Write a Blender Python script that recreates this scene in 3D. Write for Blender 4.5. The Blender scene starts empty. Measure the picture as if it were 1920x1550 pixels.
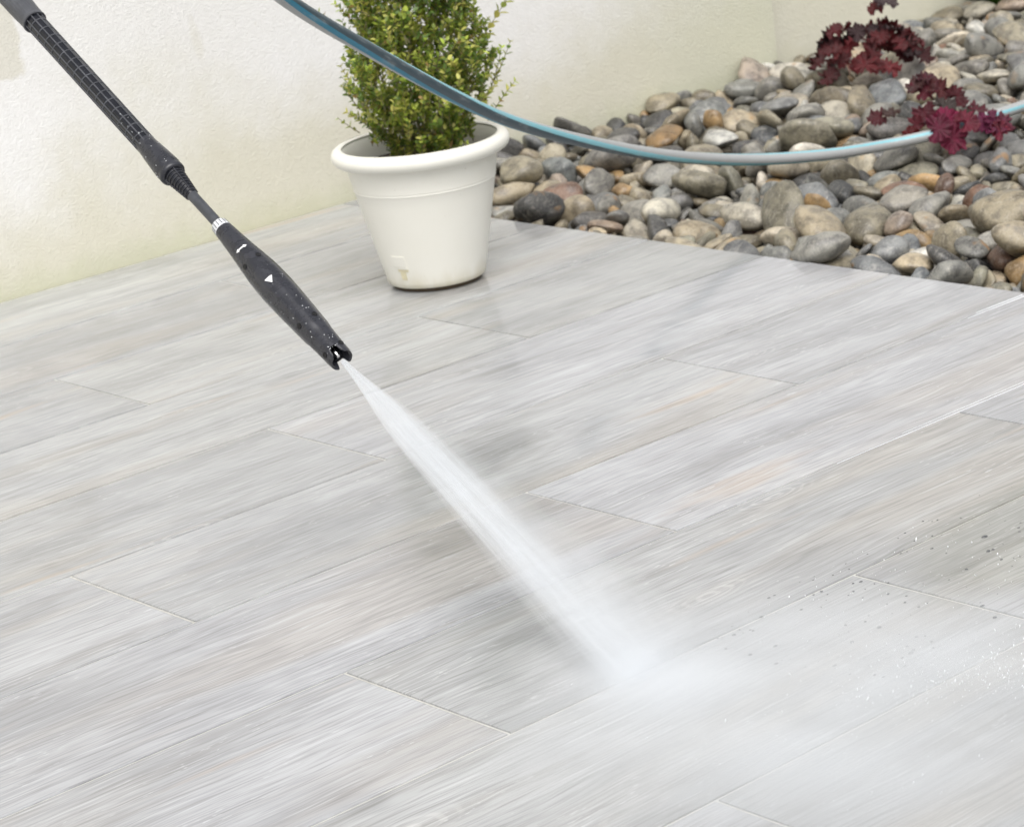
import bpy, bmesh, math, random
from mathutils import Vector, Matrix, Euler, noise

sc = bpy.context.scene
COL = sc.collection
R = math.radians

# ---------------------------------------------------------------- camera
cam_d = bpy.data.cameras.new('camera')
cam = bpy.data.objects.new('camera', cam_d)
COL.objects.link(cam)
CAM = Vector((-2.24109, -4.17969, 1.14905))
cr = Vector((0.75329246, -0.64651086, -0.12072356))
cu = Vector((0.27725891, 0.14571787, 0.94968089))
cf = Vector((0.59638743, 0.74885914, -0.28901907))
cam.matrix_world = Matrix(((cr.x, cu.x, -cf.x, CAM.x), (cr.y, cu.y, -cf.y, CAM.y), (cr.z, cu.z, -cf.z, CAM.z), (0, 0, 0, 1)))
cam_d.sensor_fit = 'HORIZONTAL'
cam_d.sensor_width = 36
cam_d.lens = 92.55
cam_d.clip_start = 0.05
cam_d.clip_end = 2000
cam_d.dof.use_dof = True
cam_d.dof.focus_distance = 3.05
cam_d.dof.aperture_fstop = 15
sc.camera = cam

# ---------------------------------------------------------------- sky, sun, exposure (bright overcast)
SUN_EL, SUN_AZ = R(58), R(215)          # azimuth clockwise from +Y
world = bpy.data.worlds.new('World')
sc.world = world
world.use_nodes = True
wn, wl = world.node_tree.nodes, world.node_tree.links
wn.clear()
sky = wn.new('ShaderNodeTexSky')
sky.sky_type = 'NISHITA'
sky.sun_disc = False
sky.sun_elevation = SUN_EL
sky.sun_rotation = SUN_AZ
sky.air_density = 1.0
sky.dust_density = 6.0
sky.ozone_density = 1.0
hsv = wn.new('ShaderNodeHueSaturation')
hsv.inputs['Saturation'].default_value = 0.20
bg = wn.new('ShaderNodeBackground')
bg.inputs['Strength'].default_value = 0.15
wo = wn.new('ShaderNodeOutputWorld')
wl.new(sky.outputs[0], hsv.inputs['Color'])
wl.new(hsv.outputs[0], bg.inputs['Color'])
wl.new(bg.outputs[0], wo.inputs['Surface'])

sun_d = bpy.data.lights.new('sun', 'SUN')
sun_d.energy = 1.0
sun_d.angle = R(60)
sun_d.color = (1.0, 0.975, 0.945)
sun = bpy.data.objects.new('sun', sun_d)
COL.objects.link(sun)
sdir = Vector((math.sin(SUN_AZ) * math.cos(SUN_EL), math.cos(SUN_AZ) * math.cos(SUN_EL), math.sin(SUN_EL)))
sun.rotation_euler = sdir.to_track_quat('Z', 'Y').to_euler()
sun.location = (0, 0, 6)

vs = sc.view_settings
vs.view_transform = 'Standard'
vs.look = 'None'
vs.gamma = 1
vs.use_curve_mapping = False
vs.exposure = 0.22
sc.render.engine = 'CYCLES'
sc.cycles.volume_bounces = 8
sc.cycles.max_bounces = 8
sc.cycles.diffuse_bounces = 3
sc.cycles.glossy_bounces = 3
sc.cycles.transmission_bounces = 6
sc.cycles.caustics_reflective = False
sc.cycles.caustics_refractive = False
sc.cycles.transparent_max_bounces = 16
sc.cycles.volume_step_rate = 1.0
sc.cycles.use_denoising = True
sc.cycles.sample_clamp_indirect = 4.0

# ---------------------------------------------------------------- helpers
def tag(o, label=None, cat=None, group=None, kind=None):
    if label: o['label'] = label
    if cat: o['category'] = cat
    if group: o['group'] = group
    if kind: o['kind'] = kind
    return o

def link(name, me, mat=None, parent=None, smooth=True):
    o = bpy.data.objects.new(name, me)
    COL.objects.link(o)
    if mat is not None and not me.materials:
        me.materials.append(mat)
    if smooth:
        me.polygons.foreach_set('use_smooth', [True] * len(me.polygons))
    if parent: o.parent = parent
    return o

def mesh(name, v, f):
    me = bpy.data.meshes.new(name)
    me.from_pydata([tuple(p) for p in v], [], f)
    me.update()
    return me

def mobj(name, v, f, mat, parent=None, smooth=True):
    return link(name, mesh(name, v, f), mat, parent, smooth)

def empty(name, loc=(0, 0, 0)):
    o = bpy.data.objects.new(name, None)
    o.location = loc
    o.empty_display_size = 0.05
    COL.objects.link(o)
    return o

def sharp(o, ang=35):
    o.data.set_sharp_from_angle(angle=R(ang))
    return o

def lathe_vf(prof, seg=48, fn=None, cap0=False, cap1=False):
    v, f = [], []
    n = len(prof)
    for (r, z) in prof:
        for k in range(seg):
            a = 2 * math.pi * k / seg
            rr, zz = (r, z) if fn is None else fn(r, z, a)
            v.append((rr * math.sin(a), -rr * math.cos(a), zz))
    for i in range(n - 1):
        for k in range(seg):
            k2 = (k + 1) % seg
            f.append((i * seg + k, i * seg + k2, (i + 1) * seg + k2, (i + 1) * seg + k))
    if cap0: f.append(tuple(range(seg - 1, -1, -1)))
    if cap1: f.append(tuple((n - 1) * seg + k for k in range(seg)))
    return v, f

def lathe(name, prof, mat, parent=None, seg=48, fn=None, cap0=False, cap1=False, ang=40):
    v, f = lathe_vf(prof, seg, fn, cap0, cap1)
    return sharp(mobj(name, v, f, mat, parent), ang)

def box_vf(x0, x1, y0, y1, z0, z1):
    v = [(x, y, z) for x in (x0, x1) for y in (y0, y1) for z in (z0, z1)]
    f = [(0, 1, 3, 2), (4, 6, 7, 5), (0, 4, 5, 1), (2, 3, 7, 6), (0, 2, 6, 4), (1, 5, 7, 3)]
    return v, f

def merge(parts):
    V, F = [], []
    for v, f in parts:
        b = len(V)
        V += list(v)
        F += [tuple(i + b for i in q) for q in f]
    return V, F

def catmull(pts, n):
    out = []
    P = [pts[0] * 2 - pts[1]] + list(pts) + [pts[-1] * 2 - pts[-2]]
    for i in range(1, len(P) - 2):
        for k in range(n):
            t = k / n
            a, b, c, d = P[i - 1], P[i], P[i + 1], P[i + 2]
            out.append(0.5 * ((2 * b) + (c - a) * t + (2 * a - 5 * b + 4 * c - d) * t * t + (3 * b - a - 3 * c + d) * t ** 3))
    out.append(pts[-1])
    return out

def tube_vf(path, rad, seg=8, cap=True):
    v, f = [], []
    up = Vector((0, 0, 1))
    n = len(path)
    t0 = (path[1] - path[0]).normalized()
    a = t0.cross(up)
    if a.length < 1e-3: a = t0.cross(Vector((1, 0, 0)))
    a.normalize()
    for i, p in enumerate(path):
        t = (path[min(i + 1, n - 1)] - path[max(i - 1, 0)]).normalized()
        a = (a - t * a.dot(t)).normalized()
        b = t.cross(a)
        r = rad(i / (n - 1)) if callable(rad) else rad
        for k in range(seg):
            an = 2 * math.pi * k / seg
            v.append(p + a * (r * math.cos(an)) + b * (r * math.sin(an)))
    for i in range(n - 1):
        for k in range(seg):
            k2 = (k + 1) % seg
            f.append((i * seg + k, i * seg + k2, (i + 1) * seg + k2, (i + 1) * seg + k))
    if cap:
        f.append(tuple(range(seg - 1, -1, -1)))
        f.append(tuple((n - 1) * seg + k for k in range(seg)))
    return v, f

# ---- node helpers
class NT:
    def __init__(self, name):
        self.m = bpy.data.materials.new(name)
        self.m.use_nodes = True
        self.n = self.m.node_tree.nodes
        self.l = self.m.node_tree.links
        self.n.clear()
        self.out = self.n.new('ShaderNodeOutputMaterial')
    def node(self, t, **kw):
        x = self.n.new(t)
        for k, v in kw.items(): setattr(x, k, v)
        return x
    def set(self, s, v):
        if v is None: return
        if hasattr(v, 'is_output') or isinstance(v, bpy.types.NodeSocket): self.l.new(v, s)
        else: s.default_value = v
    def bsdf(self):
        b = self.node('ShaderNodeBsdfPrincipled')
        self.l.new(b.outputs[0], self.out.inputs['Surface'])
        return b
    def coord(self, which='Object'):
        return self.node('ShaderNodeTexCoord').outputs[which]
    def math(self, op, a, b=None, c=None, clamp=False):
        x = self.node('ShaderNodeMath', operation=op, use_clamp=clamp)
        for i, q in enumerate((a, b, c)):
            if q is not None: self.set(x.inputs[i], q)
        return x.outputs[0]
    def vmath(self, op, a, b=None):
        x = self.node('ShaderNodeVectorMath', operation=op)
        self.set(x.inputs[0], a)
        if b is not None: self.set(x.inputs[1], b)
        return x.outputs[0]
    def mapping(self, vec, scale=(1, 1, 1), loc=(0, 0, 0), rot=(0, 0, 0)):
        x = self.node('ShaderNodeMapping')
        self.set(x.inputs['Vector'], vec)
        x.inputs['Scale'].default_value = scale
        x.inputs['Location'].default_value = loc
        x.inputs['Rotation'].default_value = rot
        return x.outputs[0]
    def noise(self, vec, scale=1, detail=3, rough=0.5, dist=0):
        x = self.node('ShaderNodeTexNoise')
        self.set(x.inputs['Vector'], vec)
        x.inputs['Scale'].default_value = scale
        x.inputs['Detail'].default_value = detail
        x.inputs['Roughness'].default_value = rough
        x.inputs['Distortion'].default_value = dist
        return x.outputs[0]
    def range(self, v, a, b, c=0.0, d=1.0, smooth=True):
        x = self.node('ShaderNodeMapRange')
        x.interpolation_type = 'SMOOTHSTEP' if smooth else 'LINEAR'
        x.clamp = True
        self.set(x.inputs[0], v)
        for i, q in enumerate((a, b, c, d)): self.set(x.inputs[1 + i], q)
        return x.outputs[0]
    def mix(self, fac, a, b, blend='MIX'):
        x = self.node('ShaderNodeMix', data_type='RGBA', blend_type=blend)
        self.set(x.inputs[0], fac)
        self.set(x.inputs[6], a if not isinstance(a, tuple) else (*a[:3], 1))
        self.set(x.inputs[7], b if not isinstance(b, tuple) else (*b[:3], 1))
        return x.outputs[2]
    def bump(self, h, strength=0.3, dist=0.002, normal=None):
        x = self.node('ShaderNodeBump')
        x.inputs['Strength'].default_value = strength
        x.inputs['Distance'].default_value = dist
        self.l.new(h, x.inputs['Height'])
        if normal is not None: self.l.new(normal, x.inputs['Normal'])
        return x.outputs[0]
    def sep(self, v):
        x = self.node('ShaderNodeSeparateXYZ')
        self.l.new(v, x.inputs[0])
        return x.outputs
    def comb(self, x, y, z):
        n = self.node('ShaderNodeCombineXYZ')
        for i, q in enumerate((x, y, z)): self.set(n.inputs[i], q)
        return n.outputs[0]

def simple(name, col, rough=0.5, metal=0.0, spec=0.5, nscale=None, namp=0.15, bump=0.0):
    t = NT(name)
    b = t.bsdf()
    b.inputs['Roughness'].default_value = rough
    b.inputs['Metallic'].default_value = metal
    b.inputs['Specular IOR Level'].default_value = spec
    if nscale:
        n = t.noise(t.coord(), nscale, 4, 0.6)
        lo = tuple(c * (1 - namp) for c in col)
        hi = tuple(min(1, c * (1 + namp)) for c in col)
        t.l.new(t.mix(n, lo, hi), b.inputs['Base Color'])
        t.set(b.inputs['Roughness'], t.range(n, 0.3, 0.7, rough * 0.8, rough * 1.2))
        if bump: t.l.new(t.bump(n, bump, 0.001), b.inputs['Normal'])
    else:
        b.inputs['Base Color'].default_value = (*col, 1)
    return t.m

# ---------------------------------------------------------------- materials
def mat_tile():
    t = NT('wood_look_porcelain')
    b = t.bsdf()
    oi = t.node('ShaderNodeObjectInfo')
    rnd = oi.outputs['Random']
    off = t.comb(t.math('MULTIPLY', rnd, 37.0), t.math('MULTIPLY', rnd, 91.0), t.math('MULTIPLY', rnd, 13.0))
    p = t.vmath('ADD', t.coord(), off)
    # grain direction drifts slightly, so streaks are not ruler straight
    warp = t.noise(t.mapping(p, (2.2, 6, 1)), 1, 3, 0.5)
    xyz = t.sep(p)
    yy = t.math('ADD', xyz[1], t.math('MULTIPLY', t.math('SUBTRACT', warp, 0.5), 0.045))
    q = t.comb(xyz[0], yy, xyz[2])
    broad = t.noise(t.mapping(q, (1.0, 9, 1)), 1, 3, 0.55)
    mid = t.noise(t.mapping(q, (2.6, 32, 1)), 1, 4, 0.62)
    fine = t.noise(t.mapping(q, (14, 340, 1)), 1, 1, 0.6)
    line = t.noise(t.mapping(q, (7, 230, 1), (31, 5, 0)), 1, 2, 0.6)
    warm = t.noise(t.mapping(q, (1.1, 8, 1), (5, 2, 0)), 1, 2, 0.5)
    patch = t.noise(t.mapping(q, (4.5, 22, 1), (9, 4, 0)), 1, 4, 0.62)
    tan = t.noise(t.mapping(q, (1.6, 15, 1), (17, 3, 0)), 1, 2, 0.5)
    fleck = t.noise(t.mapping(q, (45, 190, 1), (3, 7, 0)), 1, 2, 0.6)
    c = t.mix(t.range(broad, 0.3, 0.7), (0.350, 0.356, 0.359), (0.455, 0.462, 0.466))
    c = t.mix(t.range(warm, 0.48, 0.7, 0, 0.55), c, (0.43, 0.40, 0.355))
    c = t.mix(t.range(mid, 0.5, 0.74, 0, 0.42), c, (0.265, 0.255, 0.238))
    c = t.mix(t.range(mid, 0.48, 0.28, 0, 0.28), c, (0.53, 0.54, 0.55))
    c = t.mix(t.range(patch, 0.54, 0.72, 0, 0.32), c, (0.27, 0.272, 0.268))
    c = t.mix(t.range(tan, 0.64, 0.76, 0, 0.5), c, (0.48, 0.385, 0.29))
    c = t.mix(t.math('MULTIPLY', t.range(fleck, 0.62, 0.7), t.range(patch, 0.5, 0.62, 0, 0.5)), c, (0.66, 0.67, 0.68))
    # knots: stretched cells with a few rings
    vo = t.node('ShaderNodeTexVoronoi')
    t.l.new(t.mapping(q, (2.1, 6.5, 1), (2, 9, 0)), vo.inputs['Vector'])
    vo.inputs['Scale'].default_value = 1.0
    vd = vo.outputs['Distance']
    ring = t.math('SINE', t.math('MULTIPLY', t.math('ADD', vd, t.math('MULTIPLY', mid, 0.10)), 150.0))
    kn = t.math('MULTIPLY', t.range(vd, 0.22, 0.04), t.range(ring, 0.0, 0.9))
    kn = t.math('MULTIPLY', kn, t.range(t.math('FRACT', t.math('MULTIPLY', rnd, 3.7)), 0.25, 0.45))
    c = t.mix(t.math('MULTIPLY', kn, 0.42), c, (0.63, 0.62, 0.61))
    c = t.mix(t.range(line, 0.57, 0.67, 0, 0.36), c, (0.20, 0.198, 0.19))
    c = t.mix(t.range(line, 0.41, 0.32, 0, 0.36), c, (0.62, 0.63, 0.635))
    c = t.mix(t.range(fine, 0.42, 0.66, 0.0, 0.30), c, (0.20, 0.20, 0.198))
    tone = t.range(rnd, 0, 1, 0.93, 1.10, False)
    c = t.mix(1.0, c, t.comb(tone, tone, t.math('MULTIPLY', tone, t.range(t.math('FRACT', t.math('MULTIPLY', rnd, 7.3)), 0, 1, 0.985, 1.03, False))), 'MULTIPLY')
    pos = t.node('ShaderNodeNewGeometry').outputs['Position']
    wet = t.noise(pos, 2.6, 4, 0.6)
    wm = t.range(wet, 0.46, 0.58)
    c = t.mix(wm, c, t.mix(1.0, c, (0.90, 0.90, 0.905), 'MULTIPLY'))
    # grime that has not been washed off yet, on the planks at the right
    px = t.sep(pos)
    gx = t.math('DIVIDE', t.math('SUBTRACT', px[0], 0.22), 0.42)
    gy = t.math('DIVIDE', t.math('ADD', px[1], 2.22), 0.15)
    gd = t.math('SQRT', t.math('ADD', t.math('MULTIPLY', gx, gx), t.math('MULTIPLY', gy, gy)))
    gd = t.math('ADD', gd, t.math('MULTIPLY', t.math('SUBTRACT', wet, 0.5), 1.2))
    c = t.mix(t.range(gd, 1.15, 0.6), c, t.mix(1.0, c, (0.80, 0.795, 0.735), 'MULTIPLY'))
    t.l.new(c, b.inputs['Base Color'])
    t.set(b.inputs['Roughness'], t.math('ADD', t.range(wm, 0.0, 1.0, 0.19, 0.07), t.math('MULTIPLY', mid, 0.08)))
    h = t.math('ADD', t.math('MULTIPLY', fine, 0.5), t.math('MULTIPLY', mid, 0.6))
    t.l.new(t.bump(h, 0.09, 0.001), b.inputs['Normal'])
    return t.m

def mat_wall(green=1.0):
    t = NT('rendered_wall_paint')
    b = t.bsdf()
    p = t.node('ShaderNodeNewGeometry').outputs['Position']
    xyz = t.sep(p)
    big = t.noise(p, 2.2, 4, 0.55)
    small = t.noise(p, 16, 4, 0.6)
    z = t.math('ADD', xyz[2], t.math('MULTIPLY', t.math('SUBTRACT', big, 0.5), 0.55))
    z = t.math('ADD', z, t.math('MULTIPLY', t.math('SUBTRACT', small, 0.5), 0.12))
    c = t.mix(t.range(big, 0.3, 0.7), (0.84, 0.832, 0.81), (0.87, 0.865, 0.85))
    c = t.mix(t.range(z, 0.37, 0.08, 0.0, 0.95), c, (0.70, 0.675, 0.555))
    # algae along the foot of the wall and in the corner
    zg = t.math('ADD', xyz[2], t.math('MULTIPLY', t.math('SUBTRACT', small, 0.5), 0.09))
    c = t.mix(t.range(zg, 0.075, 0.0, 0.0, 0.42 * green), c, (0.52, 0.54, 0.34))
    xg = t.math('ADD', xyz[0], t.math('MULTIPLY', t.math('SUBTRACT', big, 0.5), 0.9))
    cg = t.math('MULTIPLY', t.range(xg, 1.55, 2.2), t.range(z, 0.55, 0.1))
    c = t.mix(t.math('MULTIPLY', cg, 0.6 * green), c, (0.60, 0.61, 0.46))
    # weathered blotches
    blot = t.noise(t.mapping(p, (5, 5, 2.2), (3.4, 0, 1.3)), 1, 2, 0.45)
    c = t.mix(t.range(blot, 0.68, 0.72, 0, 0.35), c, (0.69, 0.66, 0.55))
    ex = t.math('ADD', xyz[0], t.math('MULTIPLY', t.math('SUBTRACT', small, 0.5), 0.05))
    old = t.math('MULTIPLY', t.range(ex, 0.256, 0.246), t.range(t.math('ADD', xyz[2], t.math('MULTIPLY', t.math('SUBTRACT', small, 0.5), 0.06)), 0.410, 0.424))
    c = t.mix(t.math('MULTIPLY', old, 0.75), c, (0.69, 0.665, 0.57))
    mott = t.noise(p, 45, 4, 0.65)
    c = t.mix(t.range(mott, 0.35, 0.7, 0.0, 0.07), c, (0.50, 0.48, 0.40))
    spot = t.noise(t.mapping(p, (30, 30, 18)), 1, 2, 0.4)
    c = t.mix(t.range(spot, 0.735, 0.77, 0, 0.45), c, (0.55, 0.53, 0.42))
    t.l.new(c, b.inputs['Base Color'])
    b.inputs['Roughness'].default_value = 0.85
    g = t.noise(p, 300, 2, 0.6)
    g2 = t.noise(p, 120, 3, 0.65)
    t.l.new(t.bump(t.math('ADD', g, t.math('MULTIPLY', g2, 0.6)), 0.75, 0.0024), b.inputs['Normal'])
    return t.m

def mat_pebble(per_object=True):
    t = NT('river_pebble' if per_object else 'river_pebble_mass')
    b = t.bsdf()
    if per_object:
        oi = t.node('ShaderNodeObjectInfo')
        base, rnd = oi.outputs['Color'], oi.outputs['Random']
    else:
        at = t.node('ShaderNodeAttribute', attribute_name='Col')
        base = at.outputs['Color']
        rnd = at.outputs['Alpha']
    p = t.node('ShaderNodeNewGeometry').outputs['Position']
    p2 = t.vmath('ADD', p, t.comb(t.math('MULTIPLY', rnd, 40.0), t.math('MULTIPLY', rnd, 17.0), 0.0))
    n1 = t.noise(p2, 38, 4, 0.6)
    n2 = t.noise(p2, 260, 3, 0.65)
    n3 = t.noise(t.mapping(p2, (25, 95, 60), (0, 0, 0), (0.5, 0.4, 0.9)), 1, 3, 0.55, 1.0)
    dark = t.mix(1.0, base, (0.5, 0.5, 0.52), 'MULTIPLY')
    lite = t.mix(0.35, base, (0.62, 0.58, 0.5))
    c = t.mix(t.range(n1, 0.38, 0.62), dark, base)
    c = t.mix(t.range(n3, 0.55, 0.7, 0, 0.55), c, lite)
    c = t.mix(t.range(n2, 0.52, 0.72, 0, 0.6), c, lite)
    c = t.mix(t.range(n2, 0.46, 0.30, 0, 0.6), c, dark)
    rust = t.noise(p2, 22, 2, 0.5)
    c = t.mix(t.math('MULTIPLY', t.range(rust, 0.62, 0.72), t.range(t.math('FRACT', t.math('MULTIPLY', rnd, 5.7)), 0.6, 0.8, 0, 0.6)), c, (0.36, 0.2, 0.07))
    t.l.new(c, b.inputs['Base Color'])
    t.set(b.inputs['Roughness'], t.range(n1, 0.3, 0.7, 0.25, 0.55))
    t.l.new(t.bump(t.math('ADD', n2, n1), 0.4, 0.002), b.inputs['Normal'])
    return t.m

def mat_leaf(name, rough=0.45, trans=0.35, attr='Col', sheen=None):
    t = NT(name)
    at = t.node('ShaderNodeAttribute', attribute_name=attr)
    c = at.outputs['Color']
    n = t.noise(t.coord(), 120, 2, 0.5)
    cc = t.mix(t.range(n, 0.3, 0.7, 0, 0.25), c, t.mix(1.0, c, (0.6, 0.6, 0.6), 'MULTIPLY'))
    b = t.node('ShaderNodeBsdfPrincipled')
    t.l.new(cc, b.inputs['Base Color'])
    b.inputs['Roughness'].default_value = rough
    tr = t.node('ShaderNodeBsdfTranslucent')
    t.l.new(cc, tr.inputs['Color'])
    m = t.node('ShaderNodeMixShader')
    m.inputs[0].default_value = trans
    t.l.new(b.outputs[0], m.inputs[1])
    t.l.new(tr.outputs[0], m.inputs[2])
    t.l.new(m.outputs[0], t.out.inputs['Surface'])
    return t.m

def mat_leaf_red():
    t = NT('ruffled_red_leaf')
    oi = t.node('ShaderNodeObjectInfo')
    c = oi.outputs['Color']
    p = t.coord()
    n = t.noise(p, 2.4, 3, 0.55)
    rad = t.node('ShaderNodeVectorMath', operation='LENGTH')
    t.l.new(p, rad.inputs[0])
    cc = t.mix(t.range(n, 0.45, 0.68, 0, 0.55), c, t.mix(0.6, c, (0.10, 0.075, 0.075)))
    b = t.node('ShaderNodeBsdfPrincipled')
    t.l.new(cc, b.inputs['Base Color'])
    b.inputs['Roughness'].default_value = 0.42
    t.l.new(t.bump(t.noise(p, 7, 3, 0.6), 0.4, 0.05), b.inputs['Normal'])
    tr = t.node('ShaderNodeBsdfTranslucent')
    t.l.new(t.mix(1.0, c, (1.0, 0.7, 0.8), 'MULTIPLY'), tr.inputs['Color'])
    m = t.node('ShaderNodeMixShader')
    m.inputs[0].default_value = 0.3
    t.l.new(b.outputs[0], m.inputs[1])
    t.l.new(tr.outputs[0], m.inputs[2])
    t.l.new(m.outputs[0], t.out.inputs['Surface'])
    return t.m

def mat_pot():
    t = NT('ivory_plastic')
    b = t.bsdf()
    p = t.coord()
    z = t.sep(p)[2]
    n = t.noise(p, 14, 4, 0.6)
    streak = t.noise(t.mapping(p, (40, 40, 6)), 1, 3, 0.6)
    c = t.mix(n, (0.805, 0.79, 0.71), (0.84, 0.828, 0.765))
    zz = t.math('ADD', z, t.math('MULTIPLY', t.math('SUBTRACT', streak, 0.5), 0.05))
    c = t.mix(t.range(zz, 0.045, -0.012, 0, 0.6), c, (0.50, 0.44, 0.26))
    speck = t.noise(p, 160, 2, 0.5)
    c = t.mix(t.range(speck, 0.74, 0.79, 0, 0.5), c, (0.35, 0.30, 0.2))
    t.l.new(c, b.inputs['Base Color'])
    t.set(b.inputs['Roughness'], t.range(n, 0.3, 0.7, 0.36, 0.52))
    t.l.new(t.bump(t.noise(p, 260, 2, 0.5), 0.06, 0.001), b.inputs['Normal'])
    return t.m

def mat_hose():
    t = NT('striped_hose')
    b = t.bsdf()
    uv = t.node('ShaderNodeUVMap', uv_map='UVMap').outputs[0]
    s = t.sep(uv)
    n = t.noise(t.mapping(uv, (14, 60, 1)), 1, 3, 0.6)
    ang = t.math('FRACT', t.math('ADD', s[0], t.math('MULTIPLY', t.math('SUBTRACT', n, 0.5), 0.02)))
    ramp = t.node('ShaderNodeValToRGB')
    ramp.color_ramp.interpolation = 'CONSTANT'
    cyan, deep, grey, dark = (0.22, 0.47, 0.53, 1), (0.035, 0.20, 0.30, 1), (0.36, 0.37, 0.37, 1), (0.055, 0.082, 0.098, 1)
    stops = [(0.0, cyan), (0.09, dark), (0.31, deep), (0.42, grey), (0.62, cyan), (0.71, grey), (0.97, cyan)]
    cr_ = ramp.color_ramp
    cr_.elements[0].position, cr_.elements[0].color = stops[0]
    cr_.elements[1].position, cr_.elements[1].color = stops[-1]
    for ps, cl in stops[1:-1]:
        e = cr_.elements.new(ps)
        e.color = cl
    t.l.new(ang, ramp.inputs[0])
    dirt = t.noise(t.mapping(uv, (5, 22, 1), (4, 1, 0)), 1, 4, 0.6)
    c = t.mix(t.range(dirt, 0.5, 0.75, 0, 0.4), ramp.outputs[0], (0.36, 0.38, 0.38))
    t.l.new(c, b.inputs['Base Color'])
    t.set(b.inputs['Roughness'], t.range(dirt, 0.3, 0.7, 0.3, 0.5))
    return t.m

def mat_black(name, col, rough=0.42, scuff=0.35):
    t = NT(name)
    b = t.bsdf()
    p = t.coord()
    n = t.noise(p, 60, 4, 0.6)
    s = t.noise(t.mapping(p, (300, 300, 40)), 1, 3, 0.6)
    c = t.mix(t.range(n, 0.4, 0.7, 0, scuff), tuple(col), tuple(min(1, q * 2.2) for q in col))
    c = t.mix(t.range(s, 0.7, 0.8, 0, 0.35), c, (0.2, 0.2, 0.21))
    t.l.new(c, b.inputs['Base Color'])
    t.set(b.inputs['Roughness'], t.range(n, 0.3, 0.7, rough * 0.8, rough * 1.25))
    t.l.new(t.bump(t.noise(p, 900, 2, 0.5), 0.08, 0.0004), b.inputs['Normal'])
    return t.m

def mat_water():
    t = NT('clear_water')
    b = t.bsdf()
    b.inputs['Base Color'].default_value = (0.10, 0.105, 0.11, 1)
    b.inputs['Roughness'].default_value = 0.02
    b.inputs['IOR'].default_value = 1.33
    b.inputs['Specular IOR Level'].default_value = 1.0
    b.inputs['Coat Weight'].default_value = 1.0
    b.inputs['Alpha'].default_value = 0.72
    return t.m

M = {}
M['tile'] = mat_tile()
M['grout'] = simple('cement_grout', (0.49, 0.485, 0.45), 0.7, nscale=60, namp=0.3)
M['wall'] = mat_wall()
M['wall2'] = mat_wall(0.25)
M['bed'] = simple('damp_soil', (0.055, 0.047, 0.038), 0.9, nscale=30, namp=0.5, bump=0.6)
M['ground'] = simple('garden_ground', (0.10, 0.11, 0.06), 0.95, nscale=3, namp=0.4)
M['pebble'] = mat_pebble(True)
M['pebbles'] = mat_pebble(False)
M['pot'] = mat_pot()
M['soil'] = simple('potting_soil', (0.045, 0.03, 0.022), 0.95, nscale=90, namp=0.6, bump=0.9)
M['dirt'] = simple('brown_dirt', (0.07, 0.05, 0.03), 0.9, nscale=80, namp=0.5)
M['leaf'] = mat_leaf('box_leaf', 0.34, 0.5)
M['red'] = mat_leaf_red()
M['stalk'] = simple('red_stalk', (0.12, 0.03, 0.03), 0.5, nscale=40, namp=0.3)
M['twig'] = simple('grey_brown_twig', (0.22, 0.20, 0.11), 0.8, nscale=70, namp=0.35)
M['grass'] = mat_leaf('grass_blade', 0.5, 0.35)
M['hose'] = mat_hose()
M['black'] = mat_black('black_plastic', (0.024, 0.025, 0.031), 0.27)
M['black_deep'] = mat_black('black_gloss_panel', (0.007, 0.008, 0.012), 0.22, 0.15)
M['rubber'] = mat_black('grey_rubber_grip', (0.06, 0.063, 0.072), 0.42)
M['tube'] = mat_black('grey_coated_tube', (0.05, 0.053, 0.06), 0.35)
M['hole'] = simple('dark_recess', (0.004, 0.004, 0.005), 0.6)
M['silver'] = simple('silver_print', (0.72, 0.74, 0.76), 0.3, 0.15)
M['white'] = simple('white_print', (0.85, 0.85, 0.85), 0.5)
M['steel'] = simple('bright_steel', (0.75, 0.75, 0.76), 0.2, 1.0)
M['water'] = mat_water()

# ---------------------------------------------------------------- setting: ground, patio, wall, pebble bed
WALL_Y, EDGE_X = 0.3092, 0.9876
g = mobj('ground', [(-400, -400, -0.14), (400, -400, -0.14), (400, 400, -0.14), (-400, 400, -0.14)], [(0, 1, 2, 3)], M['ground'])
tag(g, 'open garden ground beyond the terrace', kind='structure')

v, f = box_vf(-6.0, EDGE_X - 0.004, -6.0, WALL_Y - 0.002, -0.12, -0.0019)
patio = mobj('patio', v, f, M['grout'], smooth=False)
tag(patio, 'terrace laid with pale grey wood-look planks in half bond', kind='structure')

TL, TW, GAP = 1.0951, 0.30, 0.0044
ROW_OFF = {-1: 13.50, 0: 11.74, 1: 13.556, 2: 11.77, 3: 13.629, 4: 11.83, 5: 13.662, 6: 11.858, 7: 13.681, 8: 11.905}
_tile_cache = {}
def tile_mesh(lx, ly):
    key = (round(lx, 4), round(ly, 4))
    if key in _tile_cache: return _tile_cache[key]
    bm = bmesh.new()
    vv, ff = box_vf(-lx / 2, lx / 2, -ly / 2, ly / 2, -0.02, 0)
    bv = [bm.verts.new(p) for p in vv]
    for q in ff: bm.faces.new([bv[i] for i in q])
    bmesh.ops.recalc_face_normals(bm, faces=bm.faces)
    ed = [e for e in bm.edges if all(abs(w.co.z) < 1e-6 for w in e.verts)]
    bmesh.ops.bevel(bm, geom=ed, offset=0.0016, segments=2, profile=0.6, affect='EDGES')
    me = bpy.data.meshes.new('tile')
    bm.to_mesh(me); bm.free()
    me.materials.append(M['tile'])
    _tile_cache[key] = me
    return me

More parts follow.
